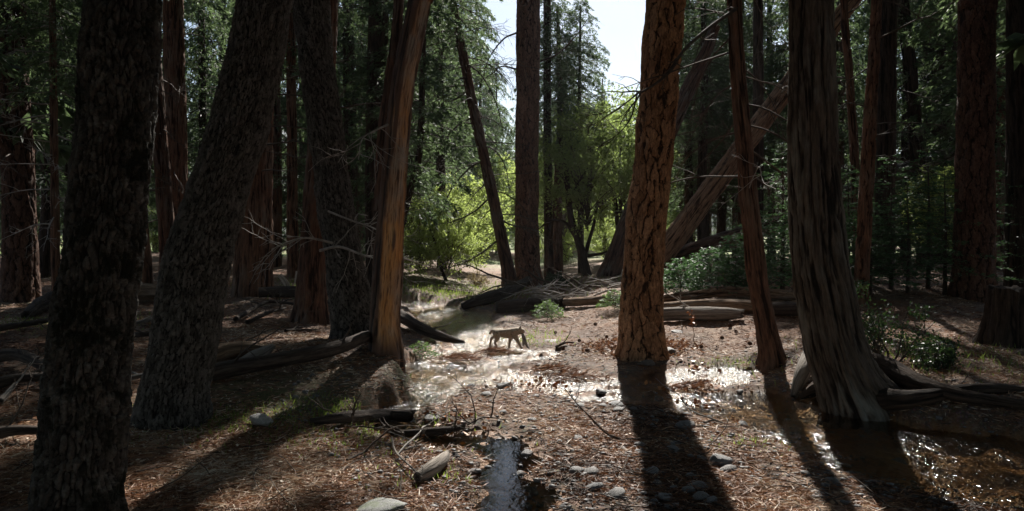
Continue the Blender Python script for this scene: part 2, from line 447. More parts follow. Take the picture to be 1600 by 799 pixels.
lit = g.mix(g.ramp(g.noise(p, .9, 4, .6, .8), (.40, .7), (.52, 0.0)), lit, g.mix(.62, lit, (.03, .017, .012)))
lit = g.mix(g.ramp(g.noise(p, .7, 3, .6, .5), (.54, 0.0), (.64, .45)), lit, g.ramp(nc, (.3, (.16, .065, .028)), (.7, (.34, .16, .07))))
vor = g.n('ShaderNodeTexVoronoi'); g.set(vor.inputs['Vector'], p); vor.inputs['Scale'].default_value = 26
grv = g.mix(g.ramp(vor.outputs['Distance'], (.15, 0.0), (.55, .85)), g.mix(.55, (.19, .165, .15), vor.outputs['Color'], 'MULTIPLY'), (.05, .035, .026))
col = g.mix(g.math('MULTIPLY', gr, g.ramp(nb_, (.40, 0.0), (.56, 1.0))), lit, grv)
bedc = g.ramp(g.noise(p, 4, 5, .65), (.3, (.06, .032, .012)), (.48, (.24, .10, .025)), (.7, (.34, .18, .06)))
col = g.mix(wet, col, bedc)
col = g.mix(g.math('MULTIPLY', ms, g.ramp(nb_, (.4, 0.0), (.55, 1.0))), col, g.ramp(nc, (.3, (.03, .04, .012)), (.7, (.12, .13, .045))))
md = g.ramp(g.noise(p, .35, 5, .6), (.35, (.20, .16, .08)), (.55, (.13, .19, .035)), (.7, (.20, .26, .05)))
col = g.mix(mead, col, md)
hh = g.math('ADD', g.math('ADD', g.math('MULTIPLY', nc, .6), g.math('MULTIPLY', nd, .35)), g.math('MULTIPLY', nb_, .8))
rgh = g.math('SUBTRACT', .85, g.math('MULTIPLY', wet, .45))
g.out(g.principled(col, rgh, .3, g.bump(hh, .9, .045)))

# water: clear, tinted slightly, reflecting; rippled where the 'riffle' attribute says
m, nt_ = newmat('water'); g = N(nt_)
p = g.pos(); rf = g.attr('riffle')
mp = g.n('ShaderNodeMapping'); g.set(mp.inputs[0], p); mp.inputs['Scale'].default_value = (1, .62, 1)
w1 = g.noise(mp.outputs[0], 5, 2, .5, .6); w2 = g.noise(mp.outputs[0], 17, 2, .5, .5); w3 = g.noise(mp.outputs[0], 46, 2, .5, .3)
hh = g.math('ADD', g.math('ADD', g.math('MULTIPLY', w1, .5), g.math('MULTIPLY', w2, .46)), g.math('MULTIPLY', w3, .20))
nrm = g.bump(hh, g.math('MULTIPLY', rf, .85), .085)
gl = g.n('ShaderNodeBsdfGlossy'); g.set(gl.inputs['Roughness'], g.math('ADD', .03, g.math('MULTIPLY', rf, .14))); g.set(gl.inputs['Normal'], nrm)
tp = g.n('ShaderNodeBsdfTransparent'); tp.inputs[0].default_value = (.88, .80, .64, 1)
fr = g.n('ShaderNodeFresnel'); fr.inputs['IOR'].default_value = 1.33; g.set(fr.inputs['Normal'], nrm)
mx = g.n('ShaderNodeMixShader'); nt_.links.new(fr.outputs[0], mx.inputs[0]); nt_.links.new(tp.outputs[0], mx.inputs[1]); nt_.links.new(gl.outputs[0], mx.inputs[2])
g.out(mx.outputs[0])

# fur
def fur(name, a, b, c):
    m, nt_ = newmat(name); g = N(nt_)
    o = g.n('ShaderNodeTexCoord').outputs['Object']
    n = g.noise(o, 26, 3, .6); n2 = g.noise(o, 130, 2, .6)
    sp = g.n('ShaderNodeSeparateXYZ'); nt_.links.new(o, sp.inputs[0])
    col = g.ramp(n, (.35, a), (.62, b))
    col = g.mix(g.ramp(g.noise(o, 17, 2), (.60, 0.0), (.66, .75)), col, c)
    g.out(g.principled(col, .9, .15, g.bump(n2, .6, .01), **{'Sheen Weight': .35}))
fur('fur_cat', (.32, .25, .18), (.50, .42, .32), (.13, .095, .065))
fur('fur_grey', (.18, .165, .15), (.36, .34, .31), (.10, .09, .08))

# far hillside
m, nt_ = newmat('hillside'); g = N(nt_)
p = g.pos(); n = g.noise(p, .02, 6, .65); n2 = g.noise(p, .12, 5, .7)
col = g.mix(g.ramp(n2, (.42, 0.0), (.58, 1.0)), (.06, .08, .05), g.ramp(n, (.35, (.16, .16, .16)), (.65, (.36, .35, .34))))
g.out(g.principled(col, .95, .1, g.bump(n2, 1.0, 6.0)))
m, nt_ = newmat('planed_timber'); g = N(nt_)
o = g.n('ShaderNodeTexCoord').outputs['Object']
g.out(g.principled(g.ramp(g.noise(o, 5, 4, vscale=(8, 8, .6)), (.3, (.26, .22, .18)), (.7, (.42, .37, .31))), .8, .2))

# ------------------------------------------------------------------ the ground, creek and far slope
def flat(px, py, z=0.0):
    y = F * (CAMH - z) / (py - HOR); return (px - 800.0) * y / F, y

CREEK = [  # centre lines over the flat: picture column, row on level ground, half width in metres, riffle
    [(560, 466, .5, .8), (610, 472, .8, .9), (655, 481, 1.1, .95), (700, 490, 1.1, .9), (714, 507, .85, .8), (735, 525, .9, .9), (745, 545, .85, 1), (722, 562, .9, 1), (705, 582, .95, .6), (690, 604, .45, .8)],
    [(735, 566, .7, 1), (790, 560, .65, 1), (832, 553, .35, 1)],
    [(715, 590, .9, .6), (755, 597, .9, 1), (810, 597, .9, 1), (870, 600, .9, 1), (930, 608, .95, 1), (985, 612, .75, 1), (1040, 603, .55, 1), (1100, 590, .55, 1), (1160, 583, .5, 1)],
    [(980, 620, .4, 1), (1050, 625, .4, .8), (1120, 632, .62, .45), (1185, 640, .75, .35), (1250, 652, .7, .35), (1320, 682, .85, .55), (1420, 708, 1.1, .6), (1520, 722, 1.25, .5), (1640, 742, 1.4, .5), (1800, 770, 1.6, .4)],
    [(690, 604, .3, .9), (668, 628, .22, .9), (630, 648, .2, .8), (606, 668, .22, .12), (650, 682, .24, .10), (700, 692, .2, .10), (755, 692, .22, .10), (788, 704, .2, .05), (800, 724, .16, .05), (786, 744, .2, .05), (812, 768, .17, .06), (798, 800, .24, .06), (806, 870, .35, .1), (700, 1000, 1.0, .2)],
]
_segs = []
for line in CREEK:
    pts = [flat(a, b) + (r, f) for a, b, r, f in line]
    for p0, p1 in zip(pts[:-1], pts[1:]): _segs.append((p0, p1))

def creek_sdf(x, y):
    best = np.full(np.shape(x), 99.0); rf = np.zeros(np.shape(x))
    for (x0, y0, r0, f0), (x1, y1, r1, f1) in _segs:
        dx, dy = x1 - x0, y1 - y0
        t = np.clip(((x - x0) * dx + (y - y0) * dy) / (dx * dx + dy * dy), 0, 1)
        d = np.hypot(x - x0 - t * dx, y - y0 - t * dy) - (r0 + t * (r1 - r0))
        near = d < best
        best = np.where(near, d, best); rf = np.where(near, f0 + t * (f1 - f0), rf)
    return best, rf

MX, MY = flat(545, 600)
def terrain(x, y, full=False):
    x = np.asarray(x, float); y = np.asarray(y, float)
    sd, rf = creek_sdf(x, y)
    sdn = sd + (fbm(x * 1.6, y * 1.6, None, 3, 3) - .5) * .5 + (fbm(x * 5.5, y * 5.5, None, 13, 2) - .5) * .22 - .08
    r = np.hypot(x, y); far = sstep(30, 60, r)
    near = 1 - far
    rough = (fbm(x * .8, y * .8, None, 11, 4) - .5) * .16 + (fbm(x * 4.5, y * 4.5, None, 21, 3) - .5) * .06 + (vnoise(x * 14, y * 14, None, 31) - .5) * .022
    land = .085 + rough * (.35 + .65 * sstep(.3, 2.5, sd))
    land = land + .42 * np.exp(-(((x - MX) / 1.9) ** 2 + ((y - MY) / 2.2) ** 2))
    land = land + .30 * sstep(-2.2, -5.5, x) * sstep(6, 12, y) + .12 * sstep(-1.2, -3, x)
    land = land + .55 * sstep(14.0, 23, y) * sstep(.6, 3.2, x - (y - 14) * .02) * (1 - .5 * sstep(24, 40, y))
    land = land + .16 * np.exp(-(((x - 2.68) / .85) ** 2 + ((y - 15.2) / .8) ** 2))
    land = land + .35 * sstep(3.5, 6.5, x) * sstep(6, 10.5, y)
    land = land + .25 * sstep(24, 40, y) * sstep(0, -6, x)
    land = land + far * (fbm(x * .05, y * .05, None, 44, 3) - .5) * .8
    land = np.maximum(land, .03 + .02 * vnoise(x * 6, y * 6, None, 61))
    bed = -.16 + .105 * sstep(.3, .15, rf) + (fbm(x * 3, y * 3, None, 77, 3) - .5) * .12 + rf * (.075 + (fbm(x * 2.8, y * 3.8, None, 87, 4) - .5) * .50)
    z = bed + (land - bed) * sstep(-.15, .38, sdn)
    if not full: return z
    wet = 1 - sstep(-.01, .055, z)
    gravel = (1 - sstep(.2, 2.2, sd)) * sstep(3, 6, y) * .9
    moss = np.maximum.reduce([np.exp(-(((x - a) / ra) ** 2 + ((y - b) / rb) ** 2)) for (a, b), ra, rb in
                              ((flat(430, 665), 1.6, 1.0), (flat(700, 455), 3, 4), (flat(660, 605), .5, 1.2), (flat(90, 500), 1.5, 1.2), (flat(1140, 574), .35, .3))])
    mead = sstep(46, 62, y) * sstep(.42, .5, fbm(x * .06 + 3, y * .04, None, 91, 2) + .12)
    return z, wet, gravel, moss, mead, sdn, rf

def G(px, py):
    """where the sight line through picture point (px, py) meets the ground"""
    sx, sz = (px - 800.0) / F, (HOR - py) / F
    ys = np.geomspace(3, 200, 700); zz = CAMH + sz * ys - terrain(sx * ys, ys)
    k = int(np.argmax(zz < 0)); k = max(k, 1)
    a, b = ys[k - 1], ys[k]; za, zb = zz[k - 1], zz[k]
    y = a + (b - a) * za / (za - zb + 1e-9)
    return np.array([sx * y, y, float(terrain(np.array([sx * y]), np.array([y]))[0])])

def at(px, py, d):
    """the point seen at (px, py) that is d metres ahead"""
    return np.array([(px - 800.0) * d / F, d, CAMH + (HOR - py) * d / F])

def zg(x, y): return float(terrain(np.array([x]), np.array([y]))[0])

th = np.radians(np.r_[np.linspace(-41, 41, 640), np.linspace(41, 319, 58)[1:-1]])
rows = F * CAMH / np.linspace(450, 75, 190)
rr_ = np.r_[.4, 1.0, 1.8, 2.8, 3.9, 5.0, 5.8, rows, np.geomspace(rows[-1] * 1.03, 1080, 44)]
TH, RR = np.meshgrid(th, rr_); X, Y = RR * np.sin(TH), RR * np.cos(TH)
Z, wet, grav, moss, mead, sdn, rif = terrain(X, Y, True)
n, c = X.shape
i = np.arange(n - 1)[:, None] * c; j = np.arange(c)[None]
q = np.stack([i + j, i + c + j, i + c + (j + 1) % c, i + (j + 1) % c], -1).reshape(-1, 4)[:, ::-1]
V = np.stack([X, Y, Z], -1).reshape(-1, 3)
V = np.vstack([V, [[0, 0, zg(0, 0)]]]); jj = np.arange(c)
tri = np.stack([np.full(c, len(V) - 1), (jj + 1) % c, jj], 1)
ex = lambda a: np.r_[a.ravel(), 0]
ground = struct(link('ground', mk_mesh('ground', V, [q, tri], dict(wet=ex(wet), gravel=ex(grav), moss=ex(moss), meadow=ex(mead)), ['forest_floor'])))

# creek water: one level sheet where the bed lies below it
near = (sdn < .55) & (RR < 45) & (RR > 3)
fm = (near.ravel()[q].any(1)) & (np.abs(TH).ravel()[q].max(1) < math.radians(41.5))
qq = q[fm]; used, inv = np.unique(qq, return_inverse=True)
WV = V[used].copy(); WV[:, 2] = 0.0
WV[:, 2] += (rif.ravel()[used] * (fbm(WV[:, 0] * 5, WV[:, 1] * 3.2, None, 5, 3) - .5) * .05)
water = struct(link('creek_water', mk_mesh('creek_water', WV, inv.reshape(-1, 4), dict(riffle=rif.ravel()[used]), ['water'])))
water['label'] = 'shallow creek glittering in the sun'

# valley wall far behind the trees
xs = np.linspace(-900, 900, 120); us = np.linspace(0, 1, 40)
XX, UU = np.meshgrid(xs, us)
HH = 80 + 70 * fbm(XX * .004, XX * 0, None, 8, 4) - .10 * XX
YY = 520 + UU * 420 + 60 * (fbm(XX * .01, UU * 5, None, 9, 4) - .5)
ZZ = -6 + HH * UU ** 1.1 + 40 * (fbm(XX * .012, UU * 7, None, 19, 5) - .5) * np.minimum(1, UU * 4)
n, c = XX.shape; i = np.arange(n - 1)[:, None] * c; j = np.arange(c - 1)[None]
q2 = np.stack([i + j, i + j + 1, i + c + j + 1, i + c + j], -1).reshape(-1, 4)
hill = struct(link('hill', mk_mesh('hill', np.stack([XX, YY, ZZ], -1).reshape(-1, 3), q2, None, ['hillside'])))
HILLV = (XX, YY, ZZ)

# ------------------------------------------------------------------ foliage generators
def leaf_quads(c, d, L, W, r):
    """folded rhombus leaves at c pointing along d"""
    n = len(c); L = np.broadcast_to(L, (n,))[:, None]; W = np.broadcast_to(W, (n,))[:, None]
    d = d / (np.linalg.norm(d, axis=1)[:, None] + 1e-9)
    s = np.cross(d, r.normal(size=(n, 3))); s /= np.linalg.norm(s, axis=1)[:, None] + 1e-9
    m_ = c + d * L * .45
    V = np.stack([c, m_ + s * W * .5, c + d * L, m_ - s * W * .5], 1).reshape(-1, 3)
    return V, np.arange(4 * n).reshape(-1, 4)

def conifer_crown(name, H, R, nb, nl, leafL, leafW, droop, seed, mats, prof='cone', z0=0.0, tipdown=.35, limbr=.02):
    r = np.random.default_rng(seed); g_ = Geo()
    t = np.sort(r.random(nb) ** .9); az = np.arange(nb) * 2.39996 + r.normal(0, .3, nb)
    pf = {'cone': (1 - t) ** .75 * (.55 + .45 * np.minimum(1, t * 6 + .3)), 'column': (1 - t ** 4) * .8, 'round': np.sqrt(np.clip(1 - (2 * t - .9) ** 2 * .8, .02, 1))}[prof]
    ln = np.maximum(.3, R * pf * r.uniform(.65, 1.2, nb))
    up = r.uniform(-.05, .25, nb)
    hd = np.stack([np.cos(az), np.sin(az), 0 * az], 1); lat = np.stack([-np.sin(az), np.cos(az), 0 * az], 1)
    def pt(k, s):
        return hd[k] * (ln[k] * s)[:, None] + np.array([0, 0, 1]) * (z0 + H * t[k] + up[k] * ln[k] * s - droop * ln[k] * s * s)[:, None]
    for k in range(nb):
        s = np.linspace(0, 1, 5); kk = np.full(5, k)
        v, q_ = tube(pt(kk, s), limbr * (1.15 - s) * (.5 + ln[k] / R), 3, (0.2, 0.1, .97))
        g_.add(v, q_, m=1, tint=0.0)
    nbl = 12
    k = r.integers(0, nb, nl) if True else None
    w_ = ln / ln.sum(); k = r.choice(nb, nl, p=w_)
    bl = r.integers(0, nbl, nl); sgn = np.where(bl % 2, 1, -1)
    s0 = (.18 + .82 * (bl + .5 + r.normal(0, .12, nl)) / nbl)
    qv = r.random(nl) ** .7
    ll = ln[k] * .42 * (1.12 - s0) * qv + .04 * r.random(nl)
    base = pt(k, np.clip(s0 + .25 * ll / ln[k], 0, 1.05)) + lat[k] * (sgn * ll)[:, None]
    base[:, 2] -= .30 * ll + r.random(nl) ** 2 * .22 * (droop + .2) + .25 * ll * ll
    base += r.normal(0, .04, (nl, 3))
    d = hd[k] * .7 + lat[k] * (sgn * .7)[:, None] + r.normal(0, .45, (nl, 3)); d[:, 2] -= tipdown * 1.6
    # clumpy thinning
    keep = fbm(base[:, 0] * 1.3 + seed, base[:, 1] * 1.3, base[:, 2] * 1.3, seed, 2) > .36
    base, d = base[keep], d[keep]; nl = len(base)
    sz = r.uniform(.6, 1.35, nl)
    v, q_ = leaf_quads(base, d, leafL * sz, leafW * sz, r)
    cl = fbm(base[:, 0] * .9, base[:, 1] * .9, base[:, 2] * .9, seed + 5, 2)
    tint = np.clip(.15 + .5 * cl + r.normal(0, .16, nl), 0, 1)
    g_.add(v, q_, m=0, tint=np.repeat(tint, 4))
    return g_.mesh(name, mats, smooth=False)

def tuft_crown(name, H, R, nb, ntuft, nneed, seed, mats):
    """ponderosa: rounded tufts of long needles at the branch ends"""
    r = np.random.default_rng(seed); g_ = Geo()
    C = []
    for k in range(nb):
        t = (k + r.random()) / nb; az = k * 2.4 + r.normal(0, .3); L = R * (1 - t) ** .55 * r.uniform(.6, 1.1) + .4
        s = np.linspace(0, 1, 6)
        P = np.stack([np.cos(az) * L * s, np.sin(az) * L * s, H * t + L * (.1 * s - .25 * s ** 2 + .15 * s ** 3)], 1)
        v, q_ = tube(P, .05 * (1.1 - s) * (L / R + .3), 3, (.2, .1, .97)); g_.add(v, q_, m=1, tint=0.0)
        for e in range(ntuft):
            ss = .35 + .65 * (e + r.random()) / ntuft
            C.append(np.array([np.interp(ss, s, P[:, a]) for a in range(3)]) + r.normal(0, .22 * L / R + .1, 3))
    C = np.array(C); nl = len(C) * nneed
    c = np.repeat(C, nneed, 0); d = r.normal(size=(nl, 3)); d[:, 2] += .25
    sz = r.uniform(.7, 1.2, nl)
    v, q_ = leaf_quads(c + d * .03, d, .42 * sz, .075 * sz, r)
    g_.add(v, q_, m=0, tint=np.repeat(np.clip(r.normal(.5, .2, nl), 0, 1), 4))
    return g_.mesh(name, mats, smooth=False)

def blob_leaves(g_, centers, rad, per, L, W, r, m=0, flat_=1.0, tint0=.5):
    n = len(centers); c = np.repeat(centers, per, 0); rd = np.repeat(np.broadcast_to(rad, (n,)), per)
    d = r.normal(size=(n * per, 3)); d /= np.linalg.norm(d, axis=1)[:, None]
    p_ = c + d * (rd * r.random(n * per) ** .45)[:, None] * np.array([1, 1, flat_])
    dd = d + r.normal(0, .7, d.shape); dd[:, 2] -= .2
    sz = r.uniform(.6, 1.3, n * per)
    v, q_ = leaf_quads(p_, dd, L * sz, W * sz, r)
    ct = np.repeat(r.normal(0, .16, n), per)
    g_.add(v, q_, m=m, tint=np.repeat(np.clip(tint0 + ct + r.normal(0, .15, n * per), 0, 1), 4))

def limb_path(p0, dirv, L, r, n=7, wob=.12, sag=0.0):
    d = np.array(dirv, float); d /= np.linalg.norm(d); P = [np.array(p0, float)]
    for k in range(n - 1):
        d = d + r.normal(0, wob, 3); d[2] -= sag / n; d /= np.linalg.norm(d); P.append(P[-1] + d * L / (n - 1))
    return np.array(P)

def twiggy(g_, p0, d, L, rad, r, depth=2, nsub=5, wob=.14, sag=.15, ns=4, m=0, ends=None):
    P = limb_path(p0, d, L, r, 8 if depth else 5, wob, sag)
    s = np.linspace(0, 1, len(P))
    v, q_ = tube(P, rad * (1 - .85 * s) + .0025, ns if depth else 3); g_.add(v, q_, m=m, tint=0.0)
    if ends is not None: ends.append(P[-1]); ends.append(P[len(P) * 2 // 3])
    if depth:
        for k in range(nsub):
            ss = r.uniform(.25, .97); i0 = min(int(ss * (len(P) - 1)), len(P) - 2)
            a = P[i0] + (P[i0 + 1] - P[i0]) * (ss * (len(P) - 1) - i0)
            t = P[i0 + 1] - P[i0]; t /= np.linalg.norm(t); o_ = r.normal(size=3); o_ -= t * o_.dot(t); o_ /= np.linalg.norm(o_)
            twiggy(g_, a, t * .75 + o_ * .8, L * r.uniform(.25, .5) * (1.1 - .4 * ss), rad * (1 - .8 * ss) * .55 + .001, r, depth - 1, max(2, nsub - 2), wob, sag, ns, m, ends)
    return P

# shared crowns (built once, reused by every tree of that kind)
CROWN = {}
CROWN['cedar_a'] = conifer_crown('crown_cedar', 19, 3.4, 150, 30000, .23, .055, .42, 1, ['leaf_cedar', 'limb'])
CROWN['cedar_b'] = conifer_crown('crown_cedar', 16, 3.8, 140, 32000, .23, .055, .6, 2, ['leaf_cedar', 'limb'], 'column')
CROWN['cedar_c'] = conifer_crown('crown_cedar', 24, 4.2, 170, 34000, .26, .06, .5, 3, ['leaf_cedar', 'limb'])
CROWN['high_a'] = conifer_crown('crown_high', 15, 3.6, 90, 7000, .55, .19, .35, 4, ['leaf_cedar', 'limb'], 'column', limbr=.04)
CROWN['pine'] = tuft_crown('crown_pine', 15, 3.6, 46, 6, 26, 5, ['leaf_pine', 'limb'])
def oak_crown(seed, R, H, nblob, per, L, W, mats):
    r = np.random.default_rng(seed); g_ = Geo()
    d = r.normal(size=(nblob, 3)); d /= np.linalg.norm(d, axis=1)[:, None]
    c = d * (r.random(nblob) ** .4)[:, None] * np.array([R, R, H / 2]); c[:, 2] += H / 2
    for k in range(0, nblob, 3):
        z0_ = r.uniform(0, .75) * c[k, 2]
        P = catmull([[r.normal(0, .05), r.normal(0, .05), z0_], [c[k, 0] * .45 + r.normal(0, .2), c[k, 1] * .45 + r.normal(0, .2), z0_ * .5 + c[k, 2] * .5 + .2], c[k]], 6)
        v, q_ = tube(P, np.linspace(.045, .008, 6), 3); g_.add(v, q_, m=1, tint=0.0)
    blob_leaves(g_, c, r.uniform(.4, 1.1, nblob) * R * .2, per, L, W, r)
    return g_.mesh('crown_oak', mats, smooth=False)
CROWN['oak'] = oak_crown(6, 4.2, 8, 85, 110, .2, .13, ['leaf_oak', 'limb'])  # leafy crown added above the view over the left oaks, for its shade
CROWN['bright'] = oak_crown(8, 3.2, 6, 130, 95, .16, .10, ['leaf_bright', 'limb'])
CROWN['live'] = oak_crown(9, 3.0, 7.5, 150, 95, .15, .10, ['leaf_oak', 'limb'])

# ------------------------------------------------------------------ trees one can tell apart
def make_tree(name, label, pix, mat, bark, ns, dz, H, crown=None, d=None, flare=.35, fh=.5, lobes=5, br=None, seed=0, group=None, cat='tree', amp=1.0, peel=None, limb='limb', lean_y=0.0, sink=.35):
    px, py, w_ = pix[0]
    if d is None:
        b = G(px, py); d = b[1]
    pts = [at(a, b_, d) for a, b_, _ in pix]; rad = [ww * d / F / 2 for _, _, ww in pix]
    base = np.array([pts[0][0], d, zg(pts[0][0], d)]); pts[0] = base.copy()
    root = tag(link(name, None, None, base), label, cat, group)
    top = pts[-1]; dirv = (pts[-1] - pts[-2]); dirv = dirv / np.linalg.norm(dirv); dirv = dirv * .6 + np.array([0, 0, .4])
    zs = top[2]
    P = [base - np.array([0, 0, sink])] + pts; Rr = [rad[0]] + rad
    if H > zs + 1:
        k = (H - zs) / dirv[2]
        P += [top + dirv * k * .5, top + dirv * k]; Rr += [rad[-1] * .72, rad[-1] * .22]
    P = np.array(P); Rr = np.array(Rr)
    if lean_y: P[:, 1] += lean_y * np.maximum(0, P[:, 2] - base[2])
    seg = np.r_[0, np.cumsum(np.linalg.norm(np.diff(P, axis=0), axis=1))]
    zvis = min(H, CAMH + 385 * d / F)
    svis = np.interp(zvis, P[:, 2], seg) if P[-1, 2] > zvis else seg[-1]
    tv = np.r_[np.arange(0, svis, dz), np.arange(svis, seg[-1], .7), seg[-1]]
    V, q_, t_, at_ = swept(P, Rr, ns, 0, bark, seed, (0, 1, 0), flare, fh, lobes, amp, True, peel, tv)
    link('trunk', mk_mesh('trunk', V - base, [q_, t_], at_, [mat]), root)
    PT = catmull(P, 60)
    def axis(z): return np.array([np.interp(z, PT[:, 2], PT[:, 0]), np.interp(z, PT[:, 2], PT[:, 1]), z]), np.interp(z, P[:, 2], Rr)
    if br:
        g_ = Geo(); r = np.random.default_rng(seed + 500)
        nbr, zlo, zhi, Lb, rb = br[:5]; sag = br[5] if len(br) > 5 else .35; nsub = br[6] if len(br) > 6 else 5
        for k in range(nbr):
            z = zlo + (zhi - zlo) * (k + r.random()) / nbr; a = r.random() * 6.283
            c_, rr = axis(z); dv = np.array([math.cos(a), math.sin(a) * .9, r.uniform(-.25, .25)])
            L = Lb * r.uniform(.5, 1.25)
            twiggy(g_, c_ + dv * rr * .7, dv, L, rb * r.uniform(.6, 1.2), r, 2 if L > 1 else 1, nsub, .13, sag)
        o = link('branches', g_.mesh('branches', [limb], off=base), root); o['kind'] = 'stuff'
    if crown:
        for key, z, sc in (crown if isinstance(crown, list) else [crown]):
            c_, _ = axis(z)
            o = link('crown', CROWN[key], root, c_ - base, (0, 0, random.random() * 6.28), (sc, sc, sc))
    root['_d'] = float(d)
    return root, axis

# near oaks on the left
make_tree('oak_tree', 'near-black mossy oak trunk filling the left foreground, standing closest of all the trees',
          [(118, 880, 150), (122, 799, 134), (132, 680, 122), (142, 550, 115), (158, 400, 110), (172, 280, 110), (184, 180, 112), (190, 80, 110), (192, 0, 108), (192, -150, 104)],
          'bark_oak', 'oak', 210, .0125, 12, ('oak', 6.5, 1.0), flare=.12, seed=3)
make_tree('oak_tree', 'thick grey oak leaning to the right beside the fallen log, its base in grass',
          [(270, 655, 114), (274, 600, 100), (292, 500, 99), (311, 400, 98), (338, 310, 88), (364, 225, 84), (391, 130, 85), (407, 50, 84), (414, 0, 82), (430, -120, 78)],
          'bark_oak_plain', 'oak', 200, .017, 13, ('oak', 8.5, 1.05), flare=.22, fh=.35, seed=12, lobes=4)
t3, _ = make_tree('oak_tree', 'dark leaning oak with a yellow moss stripe, sharing its foot with the peeled snag',
          [(556, 533, 84), (553, 500, 72), (540, 420, 58), (524, 320, 54), (510, 220, 52), (498, 120, 52), (488, 20, 54), (482, -80, 52)],
          'bark_oak_plain', 'oak', 110, .028, 15, ('oak', 9.5, 1.0), flare=.35, fh=.45, seed=21)
def snag_peel(a, s, sd):
    nb = (fbm(np.cos(a) * 2.2, np.sin(a) * 2.2, s * .7, sd + 6, 4) - .5) * 1.6
    u = (a - (math.pi * 1.27) + nb)
    strip = sstep(.95, .72, np.abs(u))
    holes = sstep(.66, .72, fbm(np.cos(a) * 2.4 + 7, np.sin(a) * 2.4, s * 1.1, sd + 9, 3))
    return strip * (1 - holes) * sstep(.30, .8, s)
t4, ax4 = make_tree('cedar_snag', 'split cedar with its bark peeled to bare orange wood, beside the creek bank',
          [(602, 552, 50), (601, 500, 44), (606, 420, 46), (613, 320, 40), (620, 220, 37), (630, 130, 36), (646, 50, 36), (657, 0, 35), (672, -60, 34)],
          'bark_peeled', 'cedar', 110, .03, 16, ('high_a', 12, .8), flare=.30, fh=.6, seed=33, peel=snag_peel, amp=.8)
d4 = t4['_d']; b4 = np.array(t4.location)
V, q_, t_, at_ = swept([at(a, b_, d4 + .12) for a, b_ in ((594, 330), (600, 230), (610, 130), (620, 40), (626, -60), (632, -220))], np.array([20, 24, 20, 17, 16, 12]) * d4 / F / 2, 48, 160, 'cedar', 35)
link('side_stem', mk_mesh('side_stem', V - b4, [q_, t_], at_, ['bark_cedar']), t4)

# yellow moss growing down the flank of the dark oak
r = np.random.default_rng(2); g_ = Geo()
d3 = t3['_d']; b3 = np.array(t3.location)
line = catmull([at(a, b_, d3) for a, b_ in ((548, 338), (540, 300), (533, 262), (528, 235), (527, 215))], 60)
n_ = 900; k = r.integers(0, 60, n_)
c_ = line[k] + r.normal(0, .022, (n_, 3)); c_[:, 0] -= .03
v, q_ = leaf_quads(c_, r.normal(size=(n_, 3)), .05, .02, r); g_.add(v, q_, tint=np.repeat(r.random(n_), 4))
o = link('moss', g_.mesh('moss', ['grass'], False, b3), t3); o['label'] = 'yellow moss stripe on the dark bark'; o['kind'] = 'stuff'

# left side, middle distance
make_tree('cedar_tree', 'stout cedar just behind the dark leaning oak, flaring at the ground',
          [(486, 503, 54), (487, 470, 46), (489, 400, 40), (494, 300, 36), (500, 200, 33), (508, 100, 31), (512, 0, 30), (515, -60, 29)],
          'bark_cedar', 'cedar', 88, .05, 24, ('high_a', 10, 1.0), flare=.40, fh=.7, seed=41, br=(10, 4, 9, 2.0, .02))
make_tree('cedar_tree', 'broad reddish cedar half hidden behind the leaning grey oak',
          [(394, 462, 62), (395, 430, 58), (397, 330, 54), (399, 200, 52), (400, 80, 50), (400, 0, 49), (400, -40, 49)],
          'bark_cedar_red', 'cedar', 96, .06, 30, ('cedar_c', 13, 1.0), flare=.18, fh=.8, seed=43, br=(10, 3, 12, 3.0, .03))
make_tree('cedar_tree', 'slim red-brown trunk with a pale post in front, between two thick cedars',
          [(458, 433, 18), (457, 350, 17), (456, 220, 15), (455, 100, 14), (454, 0, 13), (454, -20, 13)],
          'bark_cedar_red', 'cedar', 40, .12, 26, ('cedar_a', 9, 1.0), flare=.2, seed=45, br=(12, 3, 11, 3, .025))
make_tree('cedar_tree', 'tall straight reddish cedar rising behind the two left oaks',
          [(277, 438, 34), (277, 330, 31), (275, 200, 31), (272, 80, 30), (271, 0, 29), (271, -40, 29)],
          'bark_cedar_red', 'cedar', 72, .08, 30, ('cedar_c', 12, .9), flare=.2, seed=47, br=(14, 4, 14, 2.6, .025))
make_tree('cedar_tree', 'curving slender cedar leaning left across the tall straight one behind the oaks',
          [(262, 452, 27), (262, 400, 24), (256, 300, 23), (248, 200, 22), (243, 120, 20), (240, 60, 16), (238, -10, 14)],
          'bark_cedar', 'cedar', 56, .08, 16, None, flare=.2, seed=49, br=(8, 3, 9, 2.4, .025))
make_tree('cedar_tree', 'short sunlit orange-brown trunk glimpsed between the two left oaks',
          [(230, 462, 21), (228, 420, 19), (222, 350, 17), (215, 250, 15), (210, 120, 13), (206, 0, 12)],
          'bark_cedar_red', 'cedar', 48, .1, 18, None, flare=.15, seed=51, br=(8, 3, 10, 2.0, .02))
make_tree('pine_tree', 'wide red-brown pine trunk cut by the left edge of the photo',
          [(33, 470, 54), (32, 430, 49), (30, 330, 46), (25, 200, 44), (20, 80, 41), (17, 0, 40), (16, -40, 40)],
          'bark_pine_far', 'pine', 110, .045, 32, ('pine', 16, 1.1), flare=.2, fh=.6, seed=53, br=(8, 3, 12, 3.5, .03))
make_tree('cedar_tree', 'very thin straight reddish trunk just right of the wide left-edge pine',
          [(88, 476, 14), (87, 430, 13), (86, 330, 12), (84, 200, 11), (83, 80, 10), (82, 0, 9)],
          'bark_cedar_red', 'cedar', 36, .1, 14, ('cedar_b', 6.5, .5), flare=.1, seed=55, br=(30, 2.0, 9, 2.4, .02, .3, 6), limb='limb_pale')
